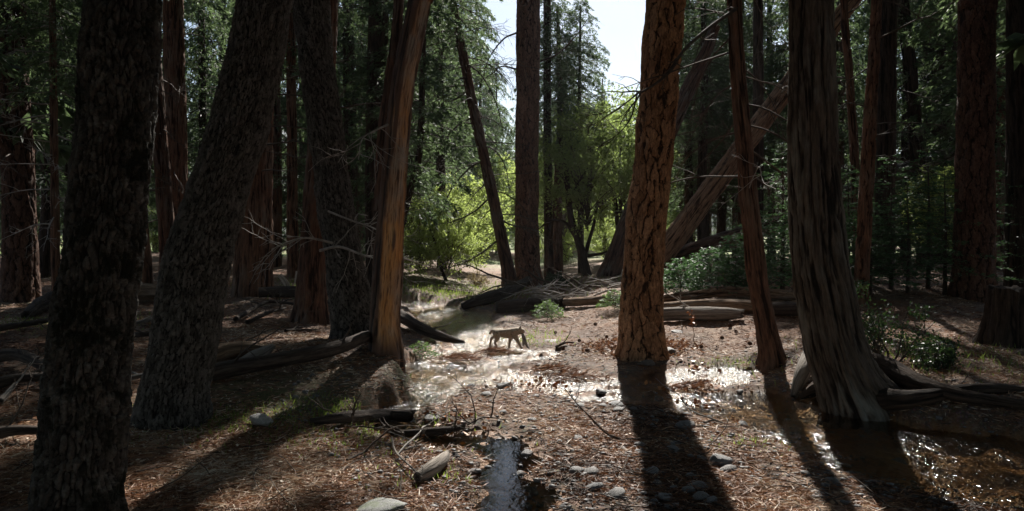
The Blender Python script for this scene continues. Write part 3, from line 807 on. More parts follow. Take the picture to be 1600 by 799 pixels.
make_tree('cedar_tree', 'dark crooked trunk in the shade behind the thin left trunk',
          [(66, 434, 22), (70, 380, 18), (74, 300, 16), (70, 200, 17), (62, 100, 15), (60, 0, 14)],
          'bark_dark', 'cedar', 36, .14, 22, ('cedar_a', 7, .9), flare=.2, seed=57, br=(18, 2.5, 12, 3, .02), limb='limb_pale')

# centre
make_tree('cedar_tree', 'dark upright trunk directly behind the peeled snag',
          [(590, 447, 36), (588, 400, 33), (587, 250, 32), (590, 100, 31), (592, 0, 30), (593, -30, 30)],
          'bark_dark', 'cedar', 60, .09, 30, ('cedar_c', 11, .9), flare=.2, seed=61, br=(16, 4, 13, 3, .025))
make_tree('cedar_tree', 'thin dark trunk in foliage right of the peeled snag',
          [(620, 446, 13), (622, 380, 11), (640, 300, 11), (655, 240, 10), (660, 120, 9), (662, 0, 8)],
          'bark_dark', 'cedar', 30, .14, 20, ('cedar_a', 3.5, .9), flare=.2, seed=62, br=(16, 2, 10, 2.5, .02))
make_tree('cedar_tree', 'slender trunk leaning left over the creek with drooping bare branches',
          [(797, 452, 25), (793, 420, 21), (783, 370, 18), (764, 280, 17), (746, 200, 16), (724, 90, 14), (707, 0, 11), (698, -60, 10)],
          'bark_cedar', 'cedar', 48, .08, 17, ('cedar_b', 10.5, .55), flare=.4, fh=.5, seed=63, br=(26, 3.2, 13, 3.6, .03, .9, 6))
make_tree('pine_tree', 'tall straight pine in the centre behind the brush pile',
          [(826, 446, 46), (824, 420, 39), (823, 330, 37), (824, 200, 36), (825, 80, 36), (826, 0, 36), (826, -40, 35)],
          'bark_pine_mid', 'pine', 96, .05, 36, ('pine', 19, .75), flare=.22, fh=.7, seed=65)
make_tree('cedar_tree', 'dim trunk touching the back of the tall central pine',
          [(858, 436, 17), (857, 380, 14), (856, 280, 13), (855, 150, 12), (855, 50, 12), (855, -30, 11)],
          'bark_dark', 'cedar', 36, .15, 34, [('cedar_b', 7, .6), ('pine', 21, .85)], flare=.2, seed=67, br=(12, 4, 12, 3, .02, .8))  # upper pine crown is added out of view to shade the left foreground
# hero pine
make_tree('pine_tree', 'big orange-brown pine with cracked plated bark standing in the sunlit clearing',
          [(1003, 557, 78), (1003, 530, 70), (1003, 470, 66), (1006, 400, 63), (1014, 310, 61), (1024, 210, 60), (1033, 100, 60), (1040, 0, 60), (1046, -80, 58)],
          'bark_pine', 'pine', 200, .022, 34, ('pine', 15, 1.0), flare=.34, fh=.32, lobes=7, seed=71)
make_tree('cedar_tree', 'dark trunk leaning right behind the big orange pine',
          [(950, 432, 34), (962, 400, 30), (985, 340, 28), (1020, 260, 26), (1050, 195, 25), (1075, 140, 22), (1100, 88, 18), (1118, 40, 14)],
          'bark_cedar', 'cedar', 60, .08, 12.5, None, flare=.2, seed=73, br=(12, 6, 12, 3, .025, .6))
make_tree('cedar_tree', 'slender reddish cedar beside the creek, second trunk right of the big pine',
          [(1206, 566, 44), (1203, 545, 36), (1195, 500, 31), (1184, 440, 30), (1174, 350, 28), (1162, 220, 25), (1152, 100, 23), (1147, 0, 22), (1144, -60, 21)],
          'bark_cedar_red', 'cedar', 88, .032, 20, ('high_a', 11, .7), flare=.5, fh=.28, lobes=4, seed=75, br=(10, 3.5, 8, 2.2, .018, .5))
t21, ax21 = make_tree('cedar_tree', 'massive grey lichened cedar at the water with a sweeping root to the right',
          [(1345, 640, 120), (1322, 590, 98), (1305, 540, 90), (1292, 480, 86), (1280, 400, 82), (1273, 300, 76), (1270, 200, 70), (1269, 100, 66), (1268, 0, 64), (1268, -90, 62)],
          'bark_cedar_grey', 'cedar', 200, .018, 22, ('high_a', 10, 1.0), flare=.30, fh=.35, lobes=5, seed=77)
b21 = np.array(t21.location); d21 = t21['_d']
def ground_line(pp, lift=0.0, z0=None):
    out_ = []
    for px_, py_, l in pp:
        g0 = G(px_, py_); out_.append(g0 + np.array([0, 0, lift + l]))
    return np.array(out_)
for sd_, pp, rads in ((1, [(1340, 600, .25), (1385, 600, .2), (1430, 612, .12), (1490, 628, .08), (1550, 634, .05), (1640, 640, .0)], [.26, .19, .13, .10, .08, .05]),
                      (2, [(1350, 640, .15), (1400, 640, .12), (1450, 632, .1), (1500, 622, .1), (1560, 615, .06), (1620, 612, 0)], [.2, .14, .10, .08, .07, .05]),
                      (3, [(1300, 610, .1), (1275, 618, .08), (1252, 622, .0)], [.2, .12, .05])):
    V, q_, t_, at_ = swept(ground_line(pp), rads, 40, 110, 'cedar', 80 + sd_, (0, 0, 1), amp=.7)
    link('root', mk_mesh('root', V - b21, [q_, t_], at_, ['bark_dark']), t21)

# right side
make_tree('cedar_tree', 'thin red-brown trunk between the massive grey cedar and the right-hand pine',
          [(1344, 474, 25), (1346, 440, 22), (1352, 330, 21), (1359, 200, 20), (1366, 80, 16), (1370, 0, 14), (1372, -30, 13)],
          'bark_cedar_red', 'pine', 48, .07, 18, ('cedar_b', 12, .6), flare=.15, seed=81, br=(10, 4, 12, 2.5, .02))
make_tree('cedar_tree', 'thin forked dark trunk left of the thin red-brown one',
          [(1340, 440, 16), (1338, 330, 14), (1334, 220, 13), (1326, 110, 12), (1318, 0, 11)],
          'bark_cedar_red', 'cedar', 30, .12, 20, ('cedar_a', 12, .7), flare=.1, seed=82, br=(8, 4, 12, 2.5, .02))
make_tree('cedar_tree', 'black straight trunk in the deep shade right of the thin red-brown one',
          [(1382, 430, 30), (1383, 330, 28), (1385, 200, 27), (1387, 80, 25), (1388, 0, 25)],
          'bark_dark', 'cedar', 48, .12, 28, ('cedar_c', 13, .8), flare=.1, seed=83, br=(10, 5, 15, 3, .025))
make_tree('cedar_tree', 'dark slim trunk leaning left out of the green thicket',
          [(1446, 420, 24), (1440, 330, 21), (1432, 230, 20), (1424, 130, 19), (1413, 30, 18), (1408, -20, 17)],
          'bark_dark', 'cedar', 42, .1, 20, ('cedar_b', 12, .7), flare=.1, seed=85, br=(10, 5, 13, 3, .025))
make_tree('cedar_tree', 'broad shadowy trunk behind the leaning fallen trunk on the right',
          [(1478, 424, 62), (1476, 330, 58), (1474, 200, 54), (1472, 80, 52), (1471, 0, 52)],
          'bark_dark', 'cedar', 64, .12, 30, ('cedar_c', 14, 1.0), flare=.15, seed=87, d=44)
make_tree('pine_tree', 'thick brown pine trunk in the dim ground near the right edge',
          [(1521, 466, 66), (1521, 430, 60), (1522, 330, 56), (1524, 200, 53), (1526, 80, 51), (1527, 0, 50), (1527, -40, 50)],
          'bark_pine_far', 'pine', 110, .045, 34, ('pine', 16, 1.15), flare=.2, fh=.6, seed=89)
make_tree('cedar_tree', 'black trunk at the far right edge beyond the thick brown pine',
          [(1592, 450, 40), (1592, 330, 36), (1592, 200, 34), (1592, 60, 33), (1592, -20, 33)],
          'bark_dark', 'cedar', 48, .12, 28, ('cedar_b', 10, 1.1), flare=.1, seed=91)
# tree stump
b = G(1578, 536); P = [b - np.array([0, 0, .3]), b, b + np.array([.02, 0, .5]), b + np.array([.03, 0, 1.02])]
V, q_, t_, at_ = swept(P, [.5, .46, .40, .38], 90, 70, 'cedar', 93, flare=.5, fh=.4, end_rag=.12)
st = tag(link('tree_stump', None, None, b), 'dark rotting stump at the right edge on the needle-covered ground', 'stump')
link('trunk', mk_mesh('trunk', V - b, [q_, t_], at_, ['bark_dark']), st)

# ------------------------------------------------------------------ fallen and leaning timber
def log(name, label, pts, rads, mat, bark='wood', ns=36, n=90, seed=0, stubs=0, group=None, cat='log', ref=(0, 0, 1), rag=.12, stub_r=.02):
    pts = np.array(pts, float); c0 = pts.mean(0)
    root = tag(link(name, None, None, c0), label, cat, group)
    V, q_, t_, at_ = swept(pts, rads, ns, n, bark, seed, ref, end_rag=rag)
    link('stem', mk_mesh('stem', V - c0, [q_, t_], at_, [mat]), root)
    if stubs:
        g_ = Geo(); r = np.random.default_rng(seed + 900); C = catmull(np.c_[pts, rads], 50)
        for k in range(stubs):
            i_ = r.integers(5, 48); dv = r.normal(size=3); dv[2] = abs(dv[2]) * .8
            twiggy(g_, C[i_, :3], dv, r.uniform(.3, 1.1), stub_r * r.uniform(.6, 1.2), r, 1, 3, .18, .1)
        o = link('branches', g_.mesh('branches', ['limb_pale' if 'grey' in mat else 'limb'], off=c0), root); o['kind'] = 'stuff'
    return root

def gl(pp): return ground_line(pp)
log('fallen_log', 'long dark log lying from the peeled snag down to the leaning oak', gl([(300, 602, .10), (360, 594, .16), (440, 582, .18), (520, 566, .20), (570, 548, .22), (602, 536, .26)]), [.11, .12, .11, .105, .09, .07], 'log_dark', 'wood', 48, 150, 101, 4)
log('fallen_log', 'shattered short log behind the long dark log, bark half off', gl([(318, 574, .1), (350, 566, .14), (380, 560, .14), (408, 556, .10)]), [.13, .14, .12, .07], 'log_brown', 'wood', 40, 70, 102, 3)
log('fallen_log', 'splintered grey slab beside the shattered short log', gl([(376, 578, .06), (400, 571, .12), (424, 560, .16)]), [.10, .11, .05], 'log_grey', 'wood', 30, 50, 103)
log('fallen_log', 'black charred limb sloping down to the creek right of the peeled snag', gl([(598, 500, .32), (622, 508, .26), (650, 522, .20), (685, 533, .12), (724, 539, .05)]), [.15, .15, .13, .11, .05], 'log_dark', 'wood', 30, 90, 104, 3)
log('fallen_log', 'black root-like log running to the foot of the tall central pine', gl([(722, 486, .14), (756, 477, .2), (790, 468, .25), (826, 452, .4)]), [.12, .20, .22, .16], 'log_dark', 'wood', 30, 80, 105, 4)
log('fallen_log', 'dark log end lying just below the brush pile', gl([(776, 489, .16), (810, 488, .18), (850, 484, .18), (880, 482, .15)]), [.20, .22, .2, .16], 'log_dark', 'wood', 36, 70, 106)
log('fallen_log', 'straight pale-brown pole lying from the brush pile to the big pine', gl([(862, 482, .2), (900, 481, .18), (940, 478, .16), (985, 474, .12)]), [.11, .13, .13, .12], 'log_brown', 'wood', 30, 80, 107)
log('fallen_log', 'smooth grey log in the front row of logs right of the big pine', gl([(1022, 503, .17), (1080, 502, .18), (1130, 502, .17), (1160, 500, .14)]), [.16, .17, .16, .11], 'log_grey', 'wood', 44, 100, 108, 2)
log('fallen_log', 'orange-brown log in the middle of the stacked logs right of the big pine', gl([(1028, 489, .15), (1090, 487, .16), (1160, 488, .16), (1230, 493, .14), (1300, 496, .12)]), [.12, .14, .15, .16, .14], 'log_brown', 'wood', 40, 120, 109, 3)
log('fallen_log', 'bark-covered log on top behind the stacked logs', gl([(1025, 478, .16), (1080, 473, .2), (1130, 470, .22), (1200, 471, .2), (1280, 476, .16)]), [.10, .12, .13, .13, .1], 'log_brown', 'cedar', 40, 120, 110, 8)
log('fallen_log', 'dark log end behind the slender cedar by the water', gl([(1196, 494, .16), (1240, 496, .2), (1290, 498, .16)]), [.15, .16, .15], 'log_dark', 'wood', 36, 60, 111)
d_ = 27.5
log('leaning_trunk', 'bare warm-brown trunk leaning far to the right behind the big pine', [at(975, 478, d_), at(1050, 378, d_), at(1110, 298, d_ + .4), at(1165, 224, d_ + .8), at(1220, 150, d_ + 1.2), at(1280, 70, d_ + 1.6), at(1338, -8, d_ + 2)],
    [.43, .41, .40, .38, .36, .33, .3], 'bark_warm', 'cedar', 72, 180, 112, 6, ref=(0, 1, 0), stub_r=.03)
d_ = 28.5
log('leaning_trunk', 'dark grey fallen trunk sloping up to the right above the young firs', [at(1010, 430, d_), at(1050, 408, d_), at(1105, 386, d_), at(1165, 366, d_ + .5), at(1250, 338, d_ + 1)], [.40, .38, .36, .34, .30], 'bark_cedar', 'cedar', 56, 130, 113, 8, ref=(0, 1, 0), stub_r=.03)
d_ = 36
log('leaning_trunk', 'grey fallen trunk slanting up through the thicket on the right', [at(1290, 312, d_), at(1340, 292, d_), at(1400, 270, d_), at(1460, 248, d_ + .4), at(1500, 236, d_ + .6)], [.30, .34, .36, .34, .28], 'log_grey', 'cedar', 48, 110, 114, 8, ref=(0, 1, 0), stub_r=.03)
log('fallen_log', 'sunlit squared log lying between the two left oaks', gl([(196, 472, .3), (225, 473, .32), (262, 474, .3)]), [.24, .25, .22], 'log_brown', 'wood', 32, 60, 115)
log('fallen_log', 'dark rotten log at the foot of the thin left trunk', gl([(40, 500, .1), (66, 490, .22), (95, 480, .26), (118, 476, .2)]), [.10, .2, .22, .16], 'log_dark', 'wood', 30, 60, 116, 2)
log('fallen_log', 'horizontal dark log left of the stout flaring cedar', gl([(404, 468, .2), (440, 467, .22), (480, 466, .2), (530, 464, .18)]), [.15, .17, .17, .14], 'log_dark', 'wood', 28, 70, 117, 3)
log('fallen_log', 'dark log half hidden behind the stout flaring cedar', gl([(500, 488, .16), (530, 490, .2), (556, 492, .2)]), [.14, .15, .14], 'log_dark', 'wood', 28, 50, 118)
log('fallen_log', 'mossy log lying at the edge of the brown puddle', gl([(484, 664, .04), (540, 664, .09), (600, 662, .11), (646, 660, .08)]), [.04, .07, .09, .085], 'log_dark', 'wood', 36, 100, 119, 2)
log('driftwood', 'pale forked driftwood by the brown puddle in the foreground', gl([(652, 756, .06), (672, 748, .09), (690, 735, .10), (700, 718, .08)]), [.05, .075, .07, .025], 'log_grey', 'wood', 32, 60, 120, 0, cat='driftwood')
log('driftwood', 'black waterlogged stick lying in the brown puddle', gl([(600, 682, .05), (640, 686, .07), (690, 684, .08), (718, 676, .06)]), [.02, .045, .05, .03], 'log_dark', 'wood', 24, 60, 121, 4, cat='driftwood')
log('driftwood', 'silvery twisted root beside the massive grey cedar at the water', gl([(1240, 622, .02), (1256, 598, .20), (1268, 576, .42)]), [.05, .12, .07], 'log_grey', 'wood', 32, 60, 122, 0, cat='driftwood')
sticks = [('long dark crooked stick reaching toward the pale driftwood', [(612, 692, .06), (618, 716, .07), (640, 740, .08), (658, 758, .08)], .014),
          ('grey branch lying in front of the left-edge shade, lowest of the pile', [(0, 634, .05), (12, 624, .08), (24, 612, .1)], .045),
          ('dark branch lying across the ground left of the nearest oak, topmost', [(0, 520, .1), (40, 516, .12), (84, 508, .12), (120, 500, .1)], .07),
          ('thick dark limb behind the nearest oak at the left edge', [(-10, 572, .14), (30, 574, .18), (70, 588, .14), (100, 598, .06)], .10),
          ('shadowy limb lying flat at the left edge below the thick one', [(-10, 612, .1), (40, 606, .14), (100, 602, .12)], .08),
          ('black limb low at the left edge near the bottom', [(-10, 692, .1), (30, 690, .12), (90, 684, .08)], .07),
          ('grey branch between the two left oaks, upper one', [(196, 516, .1), (225, 510, .12), (262, 498, .1)], .05),
          ('dark branch between the two left oaks, lower one', [(190, 528, .08), (230, 530, .1), (270, 520, .12)], .06),
          ('pale straight branch between the oaks near the leaning one', [(190, 600, .05), (225, 594, .07), (262, 584, .1)], .04),
          ('dark fallen limb with bare twigs right of the leaning oak', [(368, 505, .08), (392, 494, .14), (420, 484, .2), (462, 486, .18)], .06),
          ('dark forked limb behind the one with bare twigs', [(386, 508, .06), (420, 498, .14), (446, 490, .14)], .05),
          ('short stick lying on shaded needles left of the crooked stick', [(542, 724, .03), (560, 718, .05), (574, 712, .05)], .016),
          ('pale stick in the litter above the driftwood', [(632, 708, .03), (650, 703, .04), (672, 699, .03)], .011),
          ('bare branched stick lying on the gravel by the water bend', [(730, 668, .03), (756, 660, .06), (788, 662, .05)], .010),
          ('dark twig across the gravel in the big pine\'s shadow', [(944, 686, .02), (980, 690, .03), (1016, 690, .03)], .011),
          ('grey stick lying on the bar below the right pool', [(1100, 664, .03), (1116, 662, .04), (1134, 666, .03)], .014),
          ('dark broken limb behind the bobcat on the slope', [(868, 545, .03), (884, 540, .06), (896, 539, .05)], .03),
          ('straight dead branch lying before the stout cedar', [(446, 520, .05), (470, 520, .06), (494, 519, .05)], .03)]
for k, (lb, pp, rad) in enumerate(sticks):
    P = gl(pp)
    log('fallen_branch', lb, P, np.linspace(rad, rad * .55, len(P)), 'log_grey' if any(w_ in lb for w_ in ('pale', 'grey')) else 'log_dark', 'wood', 16, 40, 130 + k, 3 if k in (9, 10, 13, 2, 3) else 1, cat='branch', stub_r=.010 + rad * .12)

# brush pile under the tall central pine
r = np.random.default_rng(77); b = G(905, 470); bp = tag(link('brush_pile', None, None, b), 'tangled pile of bare dead branches at the foot of the central pine', 'brush pile')
g_ = Geo()
for k in range(26):
    p0 = b + np.array([r.uniform(-1.9, 1.6), r.uniform(-.6, 1.6), r.uniform(.02, .5)])
    a = r.normal(0, .35) + (math.pi if r.random() < .5 else 0)
    twiggy(g_, p0, (math.cos(a), .4 * r.normal(), r.uniform(-.25, .35)), r.uniform(.8, 2.0), r.uniform(.012, .035), r, 1, 4, .13, .25, 5)
o = link('branches', g_.mesh('branches', ['limb_pale'], off=b), bp); o['kind'] = 'stuff'
g_ = Geo()
for k in range(14):
    p0 = b + np.array([r.uniform(-2.0, 1.8), r.uniform(-.3, 2.0), r.uniform(.02, .5)])
    a = r.normal(0, .3) + (math.pi if r.random() < .5 else 0)
    twiggy(g_, p0, (math.cos(a), .4 * r.normal(), r.uniform(-.2, .2)), r.uniform(1.2, 2.6), r.uniform(.02, .06), r, 1, 3, .12, .2, 5)
o = link('limbs', g_.mesh('limbs', ['limb'], off=b), bp); o['kind'] = 'stuff'

# hand-placed bare limbs that read against the trunks
def tree_limb(root, pp, d, r0, r1, mat='limb', nsub=6, seed=0, name='branch'):
    b_ = np.array(root.location); P = catmull([at(a, c, d + e) for a, c, e in pp], 28)
    g_ = Geo(); r = np.random.default_rng(seed)
    v, q_ = tube(P, np.linspace(r0, r1, 28), 5); g_.add(v, q_, tint=0.0)
    for k in range(nsub):
        i_ = r.integers(4, 27); t = P[min(i_ + 1, 27)] - P[i_ - 1]; t /= np.linalg.norm(t); o_ = r.normal(size=3); o_[1] *= .6
        twiggy(g_, P[i_], t * .8 + o_ * .6, r.uniform(.3, 1.1), r1 * 1.1, r, 1, 3, .16, .1, 3)
    return link(name, g_.mesh(name, [mat], off=b_), root)
tree_limb(t3, [(500, 392, -.3), (530, 386, -.5), (565, 398, -.6), (600, 406, -.7), (640, 402, -.8)], d3, .03, .008, 'limb_pale', 16, 5)
tree_limb(t3, [(512, 330, -.3), (550, 345, -.6), (580, 355, -.7), (612, 370, -.8)], d3, .02, .006, 'limb_pale', 8, 6)
tree_limb(t3, [(520, 380, -.3), (480, 372, -.5), (450, 378, -.7), (424, 390, -.8)], d3, .025, .006, 'limb_pale', 14, 7)
tree_limb(t4, [(606, 195, -.3), (585, 205, -.6), (566, 218, -.8), (560, 250, -.9)], d4, .02, .005, 'limb_pale', 8, 8)
t20 = [o for o in bpy.data.objects if o.get('label', '').startswith('slender reddish cedar')][0]
tree_limb(t20, [(1150, 14, 0), (1110, 42, -.5), (1072, 75, -1.0), (1040, 118, -1.3), (1010, 140, -1.5), (996, 146, -1.6)], t20['_d'] - .2, .035, .016, 'limb', 6, 9)
tree_limb(t20, [(996, 146, -1.6), (982, 158, -1.6), (965, 170, -1.7), (940, 186, -1.8)], t20['_d'] - .2, .017, .005, 'limb', 4, 10)
tree_limb(t20, [(996, 146, -1.6), (985, 185, -1.6), (965, 210, -1.7), (940, 226, -1.8)], t20['_d'] - .2, .014, .005, 'limb', 5, 11)
tree_limb(t20, [(1160, 205, 0), (1120, 216, .5), (1080, 240, .8), (1058, 262, 1.0)], t20['_d'] + .3, .02, .006, 'limb', 8, 12)
t14 = [o for o in bpy.data.objects if o.get('label', '').startswith('slender trunk leaning left over')][0]
for k, pp in enumerate([[(742, 182, 0), (716, 196, -.5), (690, 224, -1), (662, 262, -1.3), (640, 300, -1.5)], [(758, 250, 0), (735, 262, -.4), (708, 292, -.8), (690, 330, -1), (676, 372, -1)],
                        [(752, 226, 0), (774, 236, -.4), (790, 262, -.8), (796, 300, -1)], [(734, 140, 0), (704, 158, .4), (676, 150, .8), (650, 172, 1)], [(768, 306, 0), (742, 330, -.5), (712, 345, -.8), (680, 352, -1)],
                        [(782, 372, 0), (752, 396, -.6), (722, 412, -1), (694, 420, -1.2)], [(724, 96, 0), (752, 118, -.4), (774, 158, -.8), (786, 205, -1)], [(716, 56, 0), (690, 84, -.4), (672, 124, -.8)], [(776, 340, 0), (800, 352, -.6), (838, 360, -1.2), (868, 380, -1.6)]]):
    tree_limb(t14, pp, t14['_d'], .045, .012, 'limb', 9, 700 + k)
tp_ = [o for o in bpy.data.objects if o.get('label', '').startswith('tall straight pine in the centre')][0]
for k, pp in enumerate([[(806, 52, -.3), (786, 62, -.8), (764, 92, -1.2), (752, 130, -1.4)], [(806, 108, -.3), (784, 104, -.7), (766, 118, -1)], [(845, 96, -.3), (872, 84, -.8), (900, 56, -1.2), (918, 30, -1.4)]]):
    tree_limb(tp_, pp, tp_['_d'], .05, .014, 'limb', 8, 720 + k)
for k, pp in enumerate([[(1140, 60, .3), (1112, 92, .8), (1090, 140, 1.2), (1078, 196, 1.4)], [(1150, 130, .3), (1120, 150, .8), (1092, 190, 1.4), (1070, 236, 1.8)], [(1156, 180, .3), (1126, 222, .9), (1090, 262, 1.5), (1062, 320, 1.9)],
                        [(1164, 250, .2), (1132, 268, .8), (1104, 300, 1.2), (1088, 340, 1.5)], [(1150, 100, .3), (1186, 128, .8), (1212, 172, 1.2), (1226, 220, 1.4)], [(1166, 270, .2), (1196, 290, .7), (1220, 330, 1.1)]]):
    if k != 3: tree_limb(t20, pp, t20['_d'], .018, .005, 'limb', 6, 740 + k)
tree_limb(t20, [(1168, 300, 0), (1185, 262, -.3), (1190, 276, -.5)], t20['_d'] - .1, .012, .005, 'limb_pale', 5, 13)

# ------------------------------------------------------------------ the wood behind
def label_zone(px):
    zs = [(-999, 60, 'behind the wide left-edge pine'), (60, 130, 'behind the thin left-hand trunk'), (130, 255, 'behind the nearest oak'), (255, 345, 'behind the tall straight left cedar'),
          (345, 445, 'behind the leaning grey oak'), (445, 560, 'behind the dark leaning oak'), (560, 640, 'behind the peeled snag'), (640, 720, 'between the peeled snag and the leaning slender trunk'),
          (720, 800, 'behind the slender trunk over the creek'), (800, 880, 'behind the tall central pine'), (880, 985, 'under the sky gap left of the big pine'), (985, 1060, 'behind the big orange pine'),
          (1060, 1160, 'behind the bare leaning trunk'), (1160, 1240, 'behind the slender creekside cedar'), (1240, 1320, 'behind the massive grey cedar'), (1320, 1420, 'behind the thin red-brown trunk on the right'),
          (1420, 1500, 'behind the broad shadowy trunk on the right'), (1500, 1570, 'behind the thick right-hand pine'), (1570, 9999, 'at the far right edge')]
    return [z for a, b_, z in zs if a <= px < b_][0]
TRUNKS = {}
for kk in range(3):
    V, q_, t_, at_ = swept([(0, 0, -.4), (0, 0, 0), (.1 * kk, .05, 6), (.15, -.1, 13), (.1, .1, 22)], [.40, .36, .30, .22, .08], 28, 60, 'cedar', 200 + kk, flare=.3)
    TRUNKS[kk] = mk_mesh('trunk', V, [q_, t_], at_, ['bark_dark' if kk else 'bark_cedar'])
DEADW = {}
for kk in range(3):
    g_ = Geo(); r = np.random.default_rng(300 + kk)
    for k in range(34):
        z = r.uniform(1.2, 9); a = r.random() * 6.28
        twiggy(g_, (0, 0, z), (math.cos(a), math.sin(a), r.uniform(-.3, .15)), r.uniform(1.4, 3.4), r.uniform(.012, .028), r, 1, 5, .13, .5, 3)
    DEADW[kk] = g_.mesh('branches', ['limb'])
_bk = 0
def back_tree(px, d, h, key, cz, sc, tr=1.0, label=None, dead=True, group='conifers in the wood behind'):
    """px: picture column; d: metres away; h: total height; cz: where the foliage starts"""
    global _bk
    x = (px - 800) * d / F; z = zg(x, d); _bk += 1
    root = tag(link('conifer_tree', None, None, (x, d, z), (0, 0, random.random() * 6.28)), label or f"dense green conifer {label_zone(px)}", 'tree', group)
    link('trunk', TRUNKS[_bk % 3], root, (0, 0, 0), (0, 0, 0), (tr, tr, h / 22))
    if dead: o = link('branches', DEADW[_bk % 3], root, (0, 0, 0), (0, 0, random.random() * 6.28), (1, 1, 1)); o['kind'] = 'stuff'
    ch = {'cedar_a': 19, 'cedar_b': 16, 'cedar_c': 24}[key]
    link('crown', CROWN[key], root, (0, 0, cz), (0, 0, random.random() * 6.28), (sc, sc, (h - cz + 1) / ch))
    return root
rb = random.Random(5)
# broadleaf trees: live oak in the middle, bright bushes beyond the creek
def broad(name, label, px, py, key, sc, trunkpix=None, lift=1.2, cat='tree', d=None, group=None, zs=None):
    b_ = G(px, py) if d is None else np.array([(px - 800) * d / F, d, zg((px - 800) * d / F, d)])
    root = tag(link(name, None, None, b_), label, cat, group)
    if trunkpix:
        for kk, (pp, r0, r1) in enumerate(trunkpix):
            P = [at(a, c, b_[1]) for a, c in pp]
            V, q_, t_, at_ = swept(P, np.linspace(r0, r1, len(P)), 18, 50, 'smooth', 400 + kk)
            link('trunk' if kk == 0 else 'limb', mk_mesh('trunk', V - b_, [q_, t_], at_, ['bark_dark']), root)
    link('crown', CROWN[key], root, (0, 0, lift), (0, 0, random.random() * 6), (sc, sc, zs or sc))
    return root
# first rank: left and right of the opening, hanging down into the picture
for px, d, h, cz, sc in ((25, 38, 26, 3.2, 1.0), (118, 36, 24, 5.0, .9), (190, 42, 27, 2.6, 1.0), (318, 40, 26, 4.0, 1.0), (352, 48, 28, 1.5, 1.1), (430, 40, 25, 4.5, .95),
                         (505, 46, 28, 1.2, 1.1), (548, 36, 25, 4.4, .9), (560, 52, 27, 1.0, 1.0), (640, 44, 27, 2.2, 1.0), (690, 40, 25, 5.0, .9), (712, 74, 28, 1.5, 1.2), (752, 72, 20, 2.5, 1.0),
                         (1100, 46, 17, 3.6, .9), (1160, 40, 19, 4.6, .95), (1205, 44, 24, 3.0, 1.0), (1245, 36, 25, 3.4, .95), (1310, 40, 26, 3.0, 1.0), (1356, 50, 27, 2.0, 1.0), (1415, 44, 27, 5.5, .9),
                         (1500, 50, 27, 1.5, 1.1), (1560, 34, 26, 2.4, 1.0), (1620, 40, 26, 1.8, 1.1), (-40, 44, 26, 1.8, 1.1), (1065, 64, 19, 4.0, .8), (1690, 34, 26, 2.2, 1.1), (-70, 32, 26, 3, 1.0)):
    back_tree(px, d, h, rb.choice(['cedar_a', 'cedar_b', 'cedar_c']), cz, sc, rb.uniform(.7, 1.1))
# second rank, farther
for px in range(-60, 1700, 62):
    if 745 < px < 1190: continue
    d = rb.uniform(60, 82); back_tree(px + rb.uniform(-18, 18), d, rb.uniform(22, 30), rb.choice(['cedar_a', 'cedar_b', 'cedar_c']), rb.uniform(.6, 3), rb.uniform(1.0, 1.4), 1.0, dead=False,
                                      label=f"distant conifer {label_zone(px)}", group='distant conifers closing the view')
back_tree(1182, 30, 27, 'cedar_b', 12.5, .75, .7, 'added conifer shading the right shallows, trunk hidden behind the slender creekside cedar', dead=False, group=None)  # added tree: crown above the view keeps sun off the right shallows
back_tree(762, 86, 22, 'cedar_a', 2.5, .95, .8, 'green conifer in the gap left of the tall central pine', group=None)
back_tree(884, 58, 15.5, 'cedar_b', 5, .8, .8, 'feathery conifer hanging left of the sky gap', group=None)
back_tree(908, 39, 14.3, 'cedar_b', 6.8, .58, .5, 'narrow drooping cedar just left of the sky gap', group=None)
back_tree(776, 80, 20.5, 'cedar_b', 3, .8, .5, 'narrow conifer close to the left side of the tall central pine', group=None)
back_tree(872, 39, 14.3, 'cedar_b', 6.4, .78, .8, 'dark drooping cedar right behind the tall central pine', group=None)
back_tree(940, 105, 24, 'cedar_a', 2, 1.0, 1.0, 'pointed conifer rising into the sky gap', dead=False, group=None)
back_tree(985, 160, 24, 'cedar_a', 2, 1.0, 1.0, 'small far pointed conifer against the sky beside the big pine', dead=False, group=None)
for px, d, h, cz, sc in ((648, 50, 30, 4, .95), (690, 82, 32, 3, 1.2), (746, 80, 31, 2.5, 1.15), (600, 58, 30, 2, 1.0), (1075, 42, 18.5, 4.5, .95), (1125, 44, 20, 5, .95), (1150, 52, 22, 3, 1.0), (1098, 37, 16.5, 6.5, .8),
                         (470, 56, 31, 2, 1.1), (390, 58, 31, 2, 1.1), (280, 54, 30, 2, 1.1), (150, 52, 30, 2, 1.1), (1280, 54, 30, 2, 1.1), (1440, 58, 30, 2, 1.1), (1540, 46, 30, 2, 1.1)):
    back_tree(px, d, h, rb.choice(['cedar_a', 'cedar_b', 'cedar_c']) if h > 23 else 'cedar_b', cz, sc, .8)
for px in range(560, 1260, 42):
    if 690 < px < 1030:
        broad('live_oak', f'far sunlit leafy tree {label_zone(px)}', px, 400, 'bright', rb.uniform(1.5, 2.2), None, .8, 'tree', d=rb.uniform(74, 110), group='far sunlit trees beyond the clearing')
        if px % 84 < 42: continue
    back_tree(px + rb.uniform(-12, 12), rb.uniform(95, 135), rb.uniform(17, 25), rb.choice(['cedar_a', 'cedar_b']), rb.uniform(.5, 2), rb.uniform(1.1, 1.5), 1.0, dead=False, label=f"far conifer {label_zone(px)}", group='far conifers below the valley wall')
